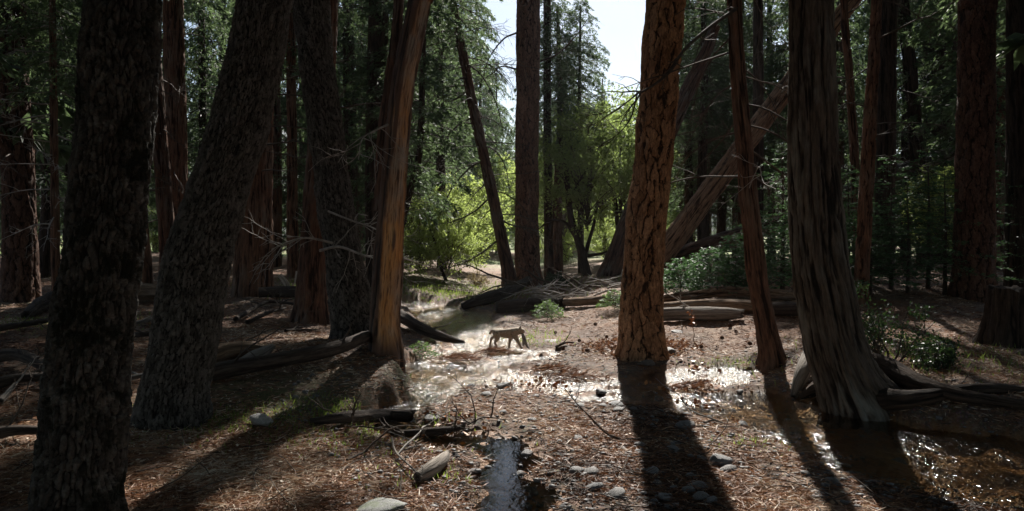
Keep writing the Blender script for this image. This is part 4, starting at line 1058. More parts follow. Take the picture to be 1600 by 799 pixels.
# small posts of trunks on the meadow edge
for px, h in ((1082, 16), (1103, 18), (1154, 18), (1072, 14)):
    back_tree(px, rb.uniform(56, 64), h, 'cedar_b', 5.2, .75, .75, f"small dark conifer on the sunny meadow edge", dead=False, group='conifers on the meadow edge')

broad('live_oak', 'small live oak with dark forked trunk between the two middle pines', 918, 432, 'live', .85,
      [([(918, 436), (912, 410), (905, 380), (893, 345), (888, 310), (884, 260), (874, 215)], .26, .07), ([(912, 412), (918, 385), (928, 350), (935, 315)], .14, .04),
       ([(889, 320), (906, 285), (925, 245), (945, 222)], .13, .04), ([(905, 382), (885, 350), (860, 345), (842, 358)], .11, .03), ([(886, 290), (872, 265), (856, 240)], .08, .02), ([(918, 400), (945, 395), (965, 385)], .09, .02)], 2.2)
broad('live_oak', 'sunlit yellow-green oak foliage against the left edge of the big pine', 972, 418, 'live', .95, [([(972, 430), (968, 380), (962, 320), (958, 250)], .2, .06)], 2.4)
broad('leafy_bush', 'bright green bush on the far creek bank left of the leaning trunk', 700, 438, 'bright', .62, [([(700, 446), (690, 420), (680, 380), (660, 330)], .1, .03)], .4, 'bush')
broad('leafy_bush', 'large light-green bush behind the far creek bank', 728, 424, 'bright', .85, None, .3, 'bush')
broad('leafy_bush', 'pale green bush tucked behind the peeled snag', 655, 432, 'bright', .55, None, .2, 'bush')
broad('leafy_bush', 'yellow-lit bush low between the two left oaks', 243, 400, 'bright', .75, None, .6, 'bush', d=58)
broad('leafy_bush', 'sunlit low bush between the central pine and the live oak', 870, 412, 'bright', .7, None, .2, 'bush', d=56)
broad('leafy_bush', 'low sunlit bush behind the brush pile', 945, 415, 'bright', .6, None, .0, 'bush', d=52)
broad('leafy_bush', 'light green bush at the meadow edge beneath the bare leaning trunk', 1062, 400, 'bright', .55, None, .2, 'bush', d=54)
broad('leafy_bush', 'green bush lit from behind at the top of the thicket on the right', 1470, 380, 'bright', .62, None, .9, 'bush', d=33)
broad('live_oak', 'light-leaved tree glowing behind the slender leaning trunk', 775, 420, 'bright', 1.25, None, 2.2, 'tree', d=70)
broad('live_oak', 'light-leaved tree glowing behind the dark trunks on the right', 1405, 420, 'live', 1.3, None, 2.2, 'tree', d=66)
broad('live_oak', 'second sunlit oak crown filling the space above the brush pile', 940, 420, 'live', 1.05, None, 2.6, 'tree', d=46)
broad('live_oak', 'leafy oak crown right behind the small live oak', 880, 420, 'live', .95, None, 2.0, 'tree', d=50)
broad('live_oak', 'pale sunlit tree deep behind the sky gap', 925, 420, 'bright', 1.5, None, 1.5, 'tree', d=88)

# young firs and shrubs on the right
def sapling(name, label, px, py, H, R, seed, mat='leaf_fir', nlayers=9, per=420, group=None, d=None, L=.10, W=.03, cat='sapling'):
    b_ = G(px, py) if d is None else np.array([(px - 800) * d / F, d, zg((px - 800) * d / F, d)])
    r = np.random.default_rng(seed); g_ = Geo(); root = tag(link(name, None, None, b_), label, cat, group)
    st_ = Geo(); v, q_ = tube(np.array([[0, 0, -.1], [.03, 0, H * .5], [0, .02, H]]), [.035 * H / 2, .02 * H / 2, .004], 6); st_.add(v, q_, tint=0.0)
    for k in range(nlayers * 5):
        t = (k + .5) / (nlayers * 5); z = H * (.12 + .86 * t); a = k * 2.4 + r.normal(0, .2); Lb = R * (1 - t) ** .7 * r.uniform(.7, 1.15) + .08
        s = np.linspace(0, 1, 4); P = np.stack([np.cos(a) * Lb * s, np.sin(a) * Lb * s, z + Lb * (.18 * s - .22 * s * s)], 1)
        v, q_ = tube(P, .008 * (1.2 - s), 3, (.2, .1, .97)); st_.add(v, q_, tint=0.0)
        n_ = int(per * Lb / R / 5) + 6
        ss = r.random(n_) ** .8; lt = (r.random(n_) - .5) * 2 * .42 * Lb * (1.05 - ss)
        c_ = np.stack([np.interp(ss, s, P[:, i]) for i in range(3)], 1); ld = np.array([-math.sin(a), math.cos(a), 0]); hd = np.array([math.cos(a), math.sin(a), 0])
        c_ = c_ + ld * lt[:, None] + hd * (np.abs(lt) * .5)[:, None]; c_[:, 2] += r.normal(0, .02, n_) - .15 * np.abs(lt)
        dd = hd * .7 + ld * np.sign(lt)[:, None] * .7 + r.normal(0, .35, (n_, 3)); dd[:, 2] *= .5
        sz = r.uniform(.7, 1.3, n_); v, q_ = leaf_quads(c_, dd, L * sz, W * sz, r); g_.add(v, q_, tint=np.repeat(np.clip(r.normal(.5, .2, n_) + .2 * (t - .5), 0, 1), 4))
    link('stem', st_.mesh('stem', ['limb']), root); link('crown', g_.mesh('crown', [mat], False), root)
    return root
sapling('fir_sapling', 'bright young fir right beside the big orange pine', 1062, 466, 1.15, .95, 501)
sapling('fir_sapling', 'pale-tipped young fir in front of the dark propped trunk', 1108, 462, 1.35, 1.4, 502, per=520)
sapling('fir_sapling', 'wide young fir just left of the slender creekside cedar', 1148, 462, 1.7, 1.4, 503, per=520)
sapling('fir_sapling', 'tall dark young fir right of the slender creekside cedar', 1222, 462, 4.2, 1.8, 504, per=560)
sapling('fir_sapling', 'leafy young fir half hidden by the massive grey cedar', 1262, 458, 4.0, 1.8, 505, per=560)
sapling('fir_sapling', 'young fir in the thicket just right of the massive grey cedar', 1325, 455, 3.6, 1.9, 506, per=560)
sapling('fir_sapling', 'broad young fir in the middle of the dark thicket', 1392, 452, 3.9, 2.2, 507, per=620)
sapling('fir_sapling', 'young fir in the dark thicket left of the thick right-hand pine', 1450, 450, 4.1, 2.2, 508, per=620)
sapling('fir_sapling', 'young fir in the dark beyond the thick right-hand pine', 1572, 448, 3.6, 2.0, 509, per=520)
for k, (px, py, H_, lb) in enumerate(((1296, 462, 3.2, 'young fir peeping out right of the massive grey cedar'), (1360, 462, 2.6, 'low young fir at the foot of the thin red-brown trunk'), (1418, 458, 3.0, 'low bushy fir before the slim leaning trunk'),
                                  (1476, 460, 3.4, 'drooping young fir just left of the thick right-hand pine'), (1240, 466, 2.4, 'low young fir between the creekside cedar and the massive cedar'), (1188, 458, 2.2, 'low fir behind the slender creekside cedar'))):
    sapling('fir_sapling', lb, px, py, H_, 1.5 + .1 * k, 520 + k, per=620)
sapling('fir_sapling', 'tiny bright fir seedling on the sunny slope above the bobcat', 855, 500, .55, .55, 510, 'leaf_fern', 5, 420, L=.06, W=.02)
sapling('fir_sapling', 'tiny fir seedling touching the left side of the big pine', 960, 485, .55, .5, 511, 'leaf_fern', 5, 380, L=.06, W=.02)
sapling('fern', 'little green fern on the bank below the peeled snag', 658, 560, .32, .35, 512, 'leaf_fern', 3, 260, L=.05, W=.02, cat='fern')

def shrub(label, px, py, R, H, seed, nst=9, per=60, L=.055, W=.034, mat='leaf_shrub', limbm='limb'):
    b_ = G(px, py); r = np.random.default_rng(seed); root = tag(link('leafy_shrub', None, None, b_), label, 'shrub')
    st_ = Geo(); ends = []
    for k in range(nst):
        a = r.random() * 6.28; tl = r.uniform(.2, 1.2)
        twiggy(st_, (0, 0, -.03), (math.cos(a) * tl * R / H, math.sin(a) * tl * R / H, 1), H * r.uniform(.6, 1.1), .016, r, 2, 5, .14, .15, 4, 0, ends)
    ends = np.array(ends); g_ = Geo(); blob_leaves(g_, ends, .11, max(4, per // 5), L, W, r)
    link('stem', st_.mesh('stem', [limbm]), root); link('crown', g_.mesh('crown', [mat], False), root)
shrub('dim glossy shrub growing behind the sweeping root of the massive cedar', 1392, 578, 1.0, 1.15, 601, 8, 28)
shrub('low spreading shrub at the right of the glossy one', 1462, 578, .7, .6, 602, 7, 28)
shrub('sparse twiggy shrub at the base of the central pine', 868, 448, 1.0, .8, 603, 8, 40, .07, .04)
shrub('leafless thicket on the far creek bank', 742, 446, 1.2, .8, 604, 12, 10, .05, .03, 'grass_dry', 'limb_red')
shrub('bare brushy undergrowth at the foot of the thin left trunks', 120, 470, 1.4, 1.0, 605, 10, 8, .05, .03, 'grass_dry', 'limb_pale')

# ------------------------------------------------------------------ wood outside the picture that shades it (same trees, sides and back)
rb = random.Random(9)
for k, (x, y) in enumerate([(-12, 6), (-15, 14), (-17, 22), (-20, 30), (-10, -3), (-4, -7), (4, -8), (11, -3), (13, 5), (14, 11), (17, 17), (19, 25), (22, 33), (-22, 2), (24, 10), (0, -16), (9, -15), (-9, -14), (-16, -9), (18, -8), (-6, -4), (7, -5), (-13, 0), (15, 0), (-8, -10), (1, -11), (6, -20), (-5, -20), (-18, 10), (21, 4)]):
    z = zg(x, y); root = tag(link('conifer_tree', None, None, (x, y, z), (0, 0, rb.random() * 6)), 'tall conifer of the surrounding wood outside the photo', 'tree', 'conifers around the clearing')
    link('trunk', TRUNKS[k % 3], root, (0, 0, 0), (0, 0, 0), (1.1, 1.1, 1.25)); sc = rb.uniform(1.1, 1.45)
    link('crown', CROWN[rb.choice(['cedar_c', 'high_a', 'cedar_a'])], root, (0, 0, rb.uniform(3.5, 7)), (0, 0, rb.random() * 6), (sc, sc, sc))

# ------------------------------------------------------------------ stones
def rock_mesh(seed, mat, sub=3, flat_=.65):
    import bmesh
    bm = bmesh.new(); bmesh.ops.create_icosphere(bm, subdivisions=sub, radius=1)
    v = np.array([p.co[:] for p in bm.verts])
    n1 = fbm(v[:, 0] * 1.1 + seed * 7, v[:, 1] * 1.1, v[:, 2] * 1.1 + 5, seed, 3) - .5
    n2 = fbm(v[:, 0] * 3.5, v[:, 1] * 3.5 + seed, v[:, 2] * 3.5 + 9, seed + 3, 3) - .5
    v = v * (1 + .75 * n1 + .22 * n2)[:, None]
    r = np.random.default_rng(seed)
    for k in range(5):                                    # a few flattened facets
        nrm = r.normal(size=3); nrm /= np.linalg.norm(nrm); dd = v @ nrm; lim = r.uniform(.55, .8)
        v = v - nrm * (np.maximum(0, dd - lim) * .8)[:, None]
    v[:, 2] *= flat_
    for p, c_ in zip(bm.verts, v): p.co = c_
    me = bpy.data.meshes.new('stone'); bm.to_mesh(me); bm.free(); me.materials.append(M[mat])
    me.polygons.foreach_set('use_smooth', np.ones(len(me.polygons), bool))
    return me
RM = [rock_mesh(s, 'stone') for s in range(1, 8)]; RP = rock_mesh(21, 'stone_pale'); RMOSS = rock_mesh(22, 'stone_moss', 4, .4)
RS = [rock_mesh(s, 'stone', 2) for s in range(31, 38)]
def rock(label, px, py, wpx, me, name='rock', hz=1.0, sink=.35):
    b_ = G(px, py); sz = wpx * b_[1] / F / 2
    o = link(name, me, None, b_ + np.array([0, 0, sz * .62 * hz - sz * sink]), (random.uniform(-.2, .2), random.uniform(-.2, .2), random.random() * 6.28), (sz, sz, sz * hz))
    return tag(o, label, 'rock')
rock('large flat greenish boulder at the bottom edge beside the driftwood', 597, 796, 88, RMOSS, 'boulder', .75)
rock('pale grey rock in the grass right of the leaning oak', 408, 664, 36, RP)
rock('rounded grey stone resting against the foot of the big pine', 1012, 571, 20, RM[0])
rock('tan stone just right of the foot of the big pine', 1044, 553, 21, RM[1])
rock('dark jagged rock on the gravel between the two tree shadows', 1127, 726, 36, RM[2])
rock('flat pale rock near the bottom right in the glinting shallows', 1283, 772, 30, RP, hz=.5)
rock('dark round stone at the rim of the bright puddle', 824, 712, 20, RM[3])
rock('grey stone in the brown puddle by the driftwood', 740, 738, 30, RM[4], hz=.6)
rock('blue-grey stone under the crooked stick', 624, 721, 13, RM[5])
rock('grey stone on the sunlit slope behind the bobcat', 862, 533, 28, RM[6], hz=.4)
rock('knobbly stone standing in the riffle below the pine shadow', 939, 617, 17, RM[0])
rock('dark stone with orange leaves in the middle of the riffle', 786, 601, 26, RM[1], hz=.55)
rock('grey stones edge lying on the sunny ground before the front log', 1058, 519, 20, RM[2], hz=.5)
rock('flat brown stone at the edge of the gravel left of the riffle', 678, 650, 32, RM[3], hz=.4)
rock('low stone at the mound edge above the mossy log', 560, 652, 26, RM[4], hz=.6)
rock('pale stone in the dark shallows near the massive cedar root', 1322, 728, 18, RP, hz=.6)
rock('low wet stone right of the pale one in the dark shallows', 1408, 722, 30, RM[5], hz=.45)
rock('smooth stone by the lower edge in the left of the bright shadow', 1075, 770, 22, RM[6])
rock('brown clump-like stone in the creek left of the riffle', 712, 571, 34, RM[3], hz=.4)
for k, (px, py, w_) in enumerate(((862, 622, 15), (905, 636, 17), (842, 590, 13), (965, 600, 15), (1028, 626, 18), (990, 640, 14), (760, 618, 16), (842, 572, 12), (880, 578, 14), (1055, 590, 14), (1130, 598, 12), (735, 605, 14))):
    o = rock('dark wet stone breaking the surface of the riffle', px, py, w_, RS[k % 7], 'stone', .7, .25); o['group'] = 'wet stones in the riffle'
# loose stones bedded in the gravel bar: pieces of the ground
r = np.random.default_rng(15); placed = 0; tries = 0
while placed < 130 and tries < 4000:
    tries += 1
    py = 575 + 225 * r.random() ** .8; px = r.uniform(800, 1180) if r.random() < .72 else r.uniform(560, 1500)
    x, y = flat(px, py)
    sd, _ = creek_sdf(np.array([x]), np.array([y]))
    if sd[0] > 2.0 or sd[0] < -.35: continue
    sz = (.03 + .075 * r.random() ** 2.2) * (1.0 if py > 640 else .8)
    z = zg(x, y)
    o = link('stone', RS[r.integers(0, 7)], ground, (x, y, z + sz * .08), (r.normal(0, .2), r.normal(0, .2), r.random() * 6.28), (sz * r.uniform(.8, 1.4), sz, sz * r.uniform(.6, 1)))
    placed += 1

# ------------------------------------------------------------------ litter: needles, leaves, twigs, pebbles too many to count
def scatter_xy(n, r, lo=440, hi=830, pxlo=-60, pxhi=1660):
    py = r.uniform(lo, hi, n); px = r.uniform(pxlo, pxhi, n)
    y = F * CAMH / (py - HOR); return (px - 800) * y / F, y
r = np.random.default_rng(99)
x, y = scatter_xy(270000, r)
z, wet_, gv, ms_, _, sdn_, _ = terrain(x, y, True)
den = fbm(x * 1.1, y * 1.1, None, 71, 3)
keep = (z > .012) & (r.random(len(x)) < np.clip(.5 + 2.4 * (den - .42), .15, 1) * (1 - .4 * gv))
x, y, z = x[keep], y[keep], z[keep]; n_ = len(x); a = r.random(n_) * 6.283
kind = r.random(n_)
L = np.where(kind < .84, r.uniform(.08, .2, n_), r.uniform(.025, .055, n_)); W = np.where(kind < .84, .005 + .0005 * y, L * r.uniform(.4, .75, n_))
d = np.stack([np.cos(a), np.sin(a), r.normal(0, .16, n_)], 1)
v, q_ = leaf_quads(np.stack([x, y, z + r.uniform(.002, .022, n_)], 1), d, L, W, r)
patch = fbm(x * .7 + 5, y * .7, None, 73, 3)
tint = np.clip(np.where(kind < .84, r.normal(.44, .22, n_), r.normal(.66, .25, n_)) + (patch - .5) * 1.3, 0, 1)
lit_o = struct(link('needle_litter', mk_mesh('needle_litter', v, q_, dict(tint=np.repeat(tint, 4)), ['litter'], False)), 'stuff', 'brown fallen needles and leaves covering the ground')
n_ = 2600; a = r.random(n_) * 6.283; rd = .52 + np.abs(r.normal(0, .38, n_)); fx, fy = 2.68 + np.cos(a) * rd, 15.15 + np.sin(a) * rd
d = np.stack([np.cos(a + 2 * r.normal(size=n_)), np.sin(a + 2 * r.normal(size=n_)), r.normal(0, .35, n_)], 1)
v, q_ = leaf_quads(np.stack([fx, fy, terrain(fx, fy) + .02], 1), d, r.uniform(.05, .15, n_), r.uniform(.015, .05, n_), r)
struct(link('bark_flakes', mk_mesh('bark_flakes', v, q_, dict(tint=np.repeat(np.clip(r.normal(.45, .2, n_), 0, 1), 4)), ['litter'], False)), 'stuff', 'shed bark flakes heaped round the foot of the big pine')
# twigs
g_ = Geo(); x, y = scatter_xy(520, r, 470, 820); z = terrain(x, y)
for xx, yy, zz in zip(x, y, z):
    if zz < .0: continue
    a = r.random() * 6.28; L = r.uniform(.15, .7)
    P = limb_path((xx, yy, zz + .015), (math.cos(a), math.sin(a), .05), L, r, 5, .18); P[:, 2] = np.maximum(P[:, 2], zz + .004)
    v, q_ = tube(P, np.linspace(.008, .003, 5), 3); g_.add(v, q_)
struct(link('twig_litter', g_.mesh('twig_litter', ['limb'])), 'stuff', 'small dead twigs strewn over the ground')
# pebbles
ico = RS[0]; me0 = rock_mesh(41, 'stone', 1); bv = np.array([p.co[:] for p in me0.vertices]); bf = np.array([list(p.vertices) for p in me0.polygons])
x, y = scatter_xy(9000, r, 560, 820); sd, _ = creek_sdf(x, y); keep = (sd < 1.3) & (sd > -.6) & (r.random(len(x)) < .75); x, y = x[keep], y[keep]; z = terrain(x, y); n_ = len(x)
sz = .012 + .03 * r.random(n_) ** 2.5; an = r.random(n_) * 6.28; ca, sa = np.cos(an), np.sin(an)
vv = np.repeat(bv[None], n_, 0) * (sz[:, None] * r.uniform(.7, 1.3, (n_, 3)).reshape(n_, 3))[:, None, :]
vv = np.stack([vv[..., 0] * ca[:, None] - vv[..., 1] * sa[:, None], vv[..., 0] * sa[:, None] + vv[..., 1] * ca[:, None], vv[..., 2]], -1) + np.stack([x, y, z + sz * .2], -1)[:, None]
ff = (bf[None] + (np.arange(n_) * len(bv))[:, None, None]).reshape(-1, 3)
struct(link('pebble_gravel', mk_mesh('pebble_gravel', vv.reshape(-1, 3), ff, None, ['stone'])), 'stuff', 'small grey pebbles along the creek')
# grass
g_ = Geo()
for (px, py, rx, ry, n_, hgt) in ((440, 668, 1.0, .4, 900, .07), (560, 660, .5, .25, 700, .10), (668, 600, .15, .4, 260, .09), (700, 452, 4, 3.5, 2600, .16), (640, 462, 2, 1.0, 1200, .16), (80, 505, 1.2, .8, 700, .12), (1142, 576, .3, .2, 300, .05),
                               (830, 530, .5, .8, 260, .12), (1175, 690, .2, .2, 120, .06), (345, 655, .3, .2, 300, .07), (690, 745, .3, .2, 160, .07), (1500, 560, 1.6, 1.2, 700, .14)):
    b_ = G(px, py); xx = b_[0] + r.normal(0, rx, n_); yy = b_[1] + r.normal(0, ry, n_); zz = terrain(xx, yy); k_ = zz > .01; xx, yy, zz = xx[k_], yy[k_], zz[k_]; m_ = len(xx)
    d = r.normal(0, .45, (m_, 3)); d[:, 2] = 1
    v, q_ = leaf_quads(np.stack([xx, yy, zz - .01], 1), d, hgt * r.uniform(.5, 1.4, m_), .007 + .0006 * yy, r); g_.add(v, q_, tint=np.repeat(np.clip(r.normal(.55, .25, m_), 0, 1), 4))
struct(link('grass', g_.mesh('grass', ['grass'], False)), 'stuff', 'short grass tufts on the banks')
# orange wet leaves lodged in the riffle
g_ = Geo()
for px, py, n_ in ((1098, 600, 60), (1095, 585, 40), (1080, 640, 30), (786, 601, 40), (1050, 618, 30), (860, 612, 40), (700, 662, 50)):
    b_ = G(px, py); xx = b_[0] + r.normal(0, .22, n_); yy = b_[1] + r.normal(0, .25, n_); zz = np.maximum(terrain(xx, yy), .0)
    d = np.stack([r.normal(size=n_), r.normal(size=n_), r.normal(0, .3, n_)], 1)
    v, q_ = leaf_quads(np.stack([xx, yy, zz + .02], 1), d, r.uniform(.06, .12, n_), r.uniform(.04, .07, n_), r); g_.add(v, q_, tint=np.repeat(r.random(n_), 4))
m, nt_ = newmat('leaf_orange'); gg = N(nt_); gg.out(gg.principled(gg.ramp(gg.attr('tint'), (0.0, (.20, .07, .02)), (1.0, (.48, .19, .045))), .45, .5))
struct(link('fallen_leaves', g_.mesh('fallen_leaves', ['leaf_orange'], False)), 'stuff', 'wet orange leaves caught in the shallow water')
# debris mats of needles in the riffle
for k, (px, py, rx, ry) in enumerate(((895, 608, .55, .22), (712, 566, .5, .25), (860, 588, .5, .2), (770, 556, .35, .18), (1075, 615, .4, .25))):
    b_ = G(px, py); n_ = 420; xx = r.normal(0, rx * .5, n_); yy = r.normal(0, ry * .6, n_); hz = .11 * np.exp(-(xx / rx) ** 2 - (yy / ry) ** 2)
    a = r.normal(.3, .6, n_); d = np.stack([np.cos(a), np.sin(a), r.normal(0, .3, n_)], 1)
    v, q_ = leaf_quads(np.stack([xx, yy, hz], 1), d, r.uniform(.1, .28, n_), .014, r)
    lb = ['reddish needle clump stranded in the riffle left of the pine shadow', 'dark red needle clump in the creek bend', 'flat needle clump midway along the riffle', 'needle clump under the bobcat', 'orange-leaved needle clump right of the pine shadow'][k]
    nc_ = tag(link('needle_clump', None, None, (b_[0], b_[1], max(b_[2], .0))), lb, 'debris', 'needle clumps stranded in the creek')
    link('needles', mk_mesh('needles', v, q_, dict(tint=np.repeat(np.clip(r.normal(.38, .2, n_), 0, 1), 4)), ['litter'], False), nc_)['kind'] = 'stuff'

# pine cones on the sunny slope
g_ = Geo()
for k in range(16):
    t = k / 16; rad = .045 * math.sin(math.pi * (.12 + .8 * t)); nn = 8
    a = np.arange(nn) / nn * 6.283 + k * .39; c_ = np.stack([np.cos(a) * rad * .6, np.sin(a) * rad * .6, np.full(nn, -.05 + .1 * t)], 1)
    dd = np.stack([np.cos(a), np.sin(a), np.full(nn, .5)], 1); v, q_ = leaf_quads(c_, dd, .028, .024, np.random.default_rng(k)); g_.add(v, q_)
v, q_ = tube(np.array([[0, 0, -.055], [0, 0, 0], [0, 0, .055]]), [.02, .03, .008], 8); g_.add(v, q_)
CONE = g_.mesh('pine_cone', ['limb_red'])
for k, (px, py) in enumerate(((868, 523), (930, 510), (905, 536), (880, 549), (918, 552), (948, 530), (1128, 532), (1150, 522), (1172, 541), (1096, 546), (845, 560), (1140, 512))):
    b_ = G(px, py); s_ = .8
    tag(link('pine_cone', CONE, None, b_ + np.array([0, 0, .05]), (1.4, 0, k * 1.3), (s_, s_, s_)), 'small dark pine cone on the sunlit slope ' + ('left of the big pine' if px < 1000 else 'right of the big pine'), 'pine cone', 'pine cones left of the big pine' if px < 1000 else 'pine cones right of the big pine')

# dried stem with curled orange leaves before the logs
b_ = G(1083, 533); g_ = Geo(); P = np.array([[0, 0, 0], [.03, 0, .12], [.0, 0, .3], [-.03, 0, .5], [-.05, 0, .72]]); v, q_ = tube(P, [.009, .008, .007, .006, .004], 5); g_.add(v, q_, tint=0.0, m=1)
c_ = np.array([[-.03, 0, .42], [-.02, 0, .5], [-.06, 0, .62], [-.03, 0, .36]]); blob_leaves(g_, c_, .05, 9, .07, .04, r)
tag(link('dried_stem', g_.mesh('dried_stem', ['leaf_orange', 'limb_red'], False), None, b_), 'thin dried stem with curled orange leaves before the stacked logs', 'plant')
# pale split posts by the slim trunk
for px, py, dx, dz, lb in ((455, 446, -.35, .42, 'short pale split post leaning left before the slim red-brown trunk'), (467, 446, .06, .55, 'short pale split post standing before the slim red-brown trunk')):
    b_ = G(px, py) ; P = [b_ + np.array([0, -.3, -.1]), b_ + np.array([dx * .5, -.3, dz * .5]), b_ + np.array([dx, -.3, dz])]
    log('split_post', lb, P, [.1, .1, .09], 'wood_pale', 'wood', 12, 20, 160, cat='post', ref=(0, 1, 0), rag=.03)
# wooden frame far off among the trees on the left
d_ = 58; xb = (444 - 800) * d_ / F; zb = zg(xb, d_); fr_ = tag(link('wooden_frame', None, None, (xb, d_, zb)), 'small pale timber frame far off left of the slim red-brown trunk', 'frame')
def box(name, parent, c, s, mat):
    x0, y0, z0 = c[0] - s[0] / 2, c[1] - s[1] / 2, c[2] - s[2] / 2; v = np.array([[x0 + s[0] * a, y0 + s[1] * b__, z0 + s[2] * e] for a in (0, 1) for b__ in (0, 1) for e in (0, 1)])
    f = np.array([[0, 1, 3, 2], [4, 6, 7, 5], [0, 4, 5, 1], [2, 3, 7, 6], [0, 2, 6, 4], [1, 5, 7, 3]]); return link(name, mk_mesh(name, v, f, None, [mat], False), parent)
ztop = CAMH + (HOR - 356) * d_ / F - zb; zr = CAMH + (HOR - 375) * d_ / F - zb
for x_ in (-.25, 1.55): box('post', fr_, (x_, 0, ztop / 2), (.1, .1, ztop), 'planed_timber')
box('top_rail', fr_, (.65, 0, ztop + .05), (1.95, .1, .1), 'planed_timber'); box('rail', fr_, (.65, -.11, zr), (2.6, .08, .1), 'planed_timber')

# ------------------------------------------------------------------ air
if HAZE:
    m, nt_ = newmat('air'); pv = nt_.nodes.new('ShaderNodeVolumePrincipled'); pv.inputs['Color'].default_value = (.93, .96, 1, 1); pv.inputs['Density'].default_value = HAZE; pv.inputs['Anisotropy'].default_value = .35
    oo = nt_.nodes.new('ShaderNodeOutputMaterial'); nt_.links.new(pv.outputs[0], oo.inputs['Volume'])
    hz_ = struct(box('haze', None, (0, 0, 97), (2240, 2240, 214), 'air'), 'stuff', 'thin sunlit air between the trees')

# ------------------------------------------------------------------ the bobcat and what it carries
def skin(name, nodes, edges, mat, loc, root_i, parent=None, rotz=0.0, sub=2):
    me = bpy.data.meshes.new(name); me.from_pydata([nd[0] for nd in nodes], edges, []); o = bpy.data.objects.new(name, me); COL.objects.link(o)
    md_ = o.modifiers.new('skin', 'SKIN'); md_.use_smooth_shade = True
    if not me.skin_vertices: me.skin_vertices.new() if hasattr(me.skin_vertices, 'new') else None
    sv = me.skin_vertices[0].data
    for k, nd in enumerate(nodes): sv[k].radius = nd[1]; sv[k].use_root = (k == root_i)
    o.modifiers.new('sub', 'SUBSURF').levels = sub; o.modifiers['sub'].render_levels = sub
    bpy.context.view_layer.update(); dg = bpy.context.evaluated_depsgraph_get()
    em = bpy.data.meshes.new_from_object(o.evaluated_get(dg)); bpy.data.objects.remove(o); em.name = name
    em.materials.clear(); em.materials.append(M[mat]); em.polygons.foreach_set('use_smooth', np.ones(len(em.polygons), bool))
    o = link(name, em, parent, loc, (0, 0, rotz)); return o
bc = G(795, 549); S = F / bc[1]
def bp_(px, py, y=0.0): return ((px - 795) / S, y, (549 - py) / S)
nd = []; ed = []
def node(p, rx, rz=None): nd.append((p, (rx * 1.32, (rz or rx) * 1.32))); return len(nd) - 1
def chain(*ns_):
    for a, b__ in zip(ns_[:-1], ns_[1:]): ed.append((a, b__))
pel = node(bp_(775, 523.2), .068, .078); b1 = node(bp_(782, 524.2), .070, .086); b2 = node(bp_(790, 525.0), .068, .080); b3_ = node(bp_(798, 525.2), .072, .088); sh_ = node(bp_(804.5, 523.5), .074, .094)
nk = node(bp_(809, 520.6), .056, .064); hd0 = node(bp_(813.4, 519.6), .062, .064); hd1 = node(bp_(816.6, 522), .050, .050); mz = node(bp_(819, 524.6), .030, .030)
chain(pel, b1, b2, b3_, sh_, nk, hd0, hd1, mz)
tl0 = node(bp_(769.5, 520), .030); tl1 = node(bp_(766.4, 522.6), .024); tl2 = node(bp_(764.6, 526.4), .021); chain(pel, tl0, tl1, tl2)
for s_, kn, hk, an_, ft, to in ((-1, (778.5, 531), (773.4, 538), (775.6, 543.4), (776.6, 546.6), (778.8, 547)), (1, (774, 530), (767.4, 533), (766.2, 539.5), (765.4, 545.6), (767.4, 546.2))):
    y_ = .055 * s_
    a0 = node(bp_(775.5, 526.5, y_), .058, .064); a1 = node(bp_(*kn, y_ * 1.1), .042, .044); a2_ = node(bp_(*hk, y_), .024); a3 = node(bp_(*an_, y_), .019); a4 = node(bp_(*ft, y_), .021); a5 = node(bp_(*to, y_), .019)
    chain(pel, a0, a1, a2_, a3, a4, a5)
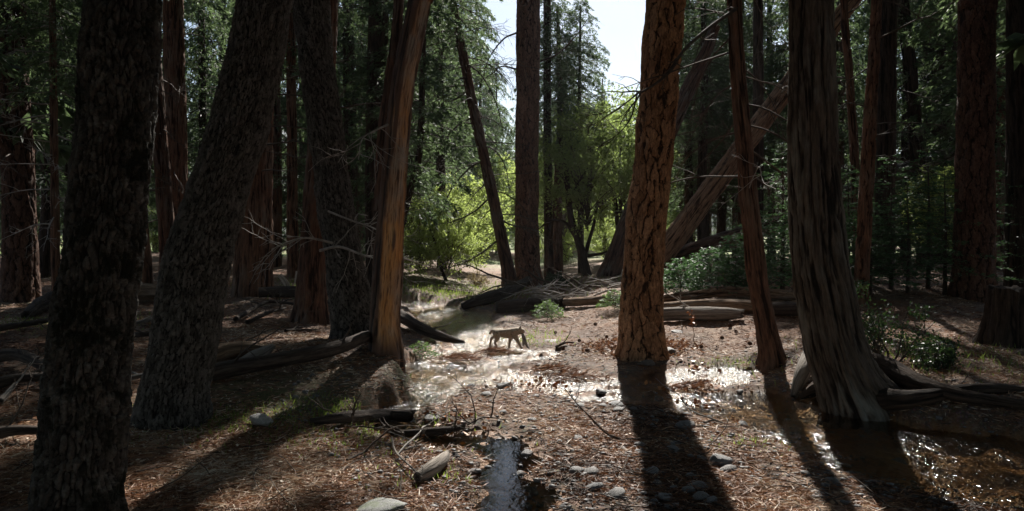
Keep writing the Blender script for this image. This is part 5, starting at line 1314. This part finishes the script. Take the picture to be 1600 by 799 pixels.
for s_, el, wr, ft, to in ((-1, (808, 534), (812, 541.5), (814.6, 546.6), (816.8, 547.2)), (1, (797, 533.5), (796, 541), (795.2, 547.4), (797.4, 548.2))):
    y_ = .05 * s_
    a0 = node(bp_(803.5 if s_ < 0 else 800.5, 528, y_), .05, .056); a1 = node(bp_(*el, y_ * 1.1), .034); a2_ = node(bp_(*wr, y_), .022); a4 = node(bp_(*ft, y_), .022); a5 = node(bp_(*to, y_), .020)
    chain(sh_ if s_ < 0 else b3_, a0, a1, a2_, a4, a5)
for s_ in (-1, 1):
    e0 = node(bp_(812.6, 516.4, .035 * s_), .026); e1 = node(bp_(813.6, 512.4, .048 * s_), .006); chain(hd0, e0, e1)
bob = skin('bobcat', nd, ed, 'fur_cat', (bc[0], bc[1], max(bc[2], .02)), pel, sub=2)
tag(bob, 'tawny short-tailed bobcat walking right through the creek with prey in its jaws', 'bobcat')
nd = []; ed = []
p0 = node(bp_(815.6, 524.6, -.05), .024); p1 = node(bp_(817.6, 528, -.055), .032); p2 = node(bp_(819, 533, -.055), .036); p3 = node(bp_(820.6, 538, -.05), .030); p4 = node(bp_(823, 543, -.05), .022); p5 = node(bp_(826.4, 548, -.05), .014)
chain(p0, p1, p2, p3, p4, p5); q1 = node(bp_(817.4, 540, -.08), .016); q2_ = node(bp_(817.2, 544, -.085), .010); chain(p3, q1, q2_)
tag(skin('prey_animal', nd, ed, 'fur_grey', tuple(bob.location), p2, sub=2), 'limp grey furry prey hanging from the bobcat\'s mouth', 'prey')

_by = {}
for o in bpy.data.objects:
    if o.parent is None and o.get('group') in ('conifers in the wood behind', 'distant conifers closing the view', 'conifers on the meadow edge', 'far conifers below the valley wall', 'far sunlit trees beyond the clearing'): _by.setdefault(o['label'], []).append(o)
for lb, os_ in _by.items():
    if len(os_) == 2:
        os_.sort(key=lambda o: o.location.y); os_[0]['label'] = lb + ', nearer of two'; os_[1]['label'] = lb + ', farther of two'
    elif len(os_) > 2:
        os_.sort(key=lambda o: o.location.x / o.location.y)
        for o, wd_ in zip(os_, ('leftmost', 'second from left', 'third from left', 'fourth from left', 'fifth from left')): o['label'] = lb + ', ' + wd_
for o in list(bpy.data.objects):
    if '_d' in o.keys(): del o['_d']
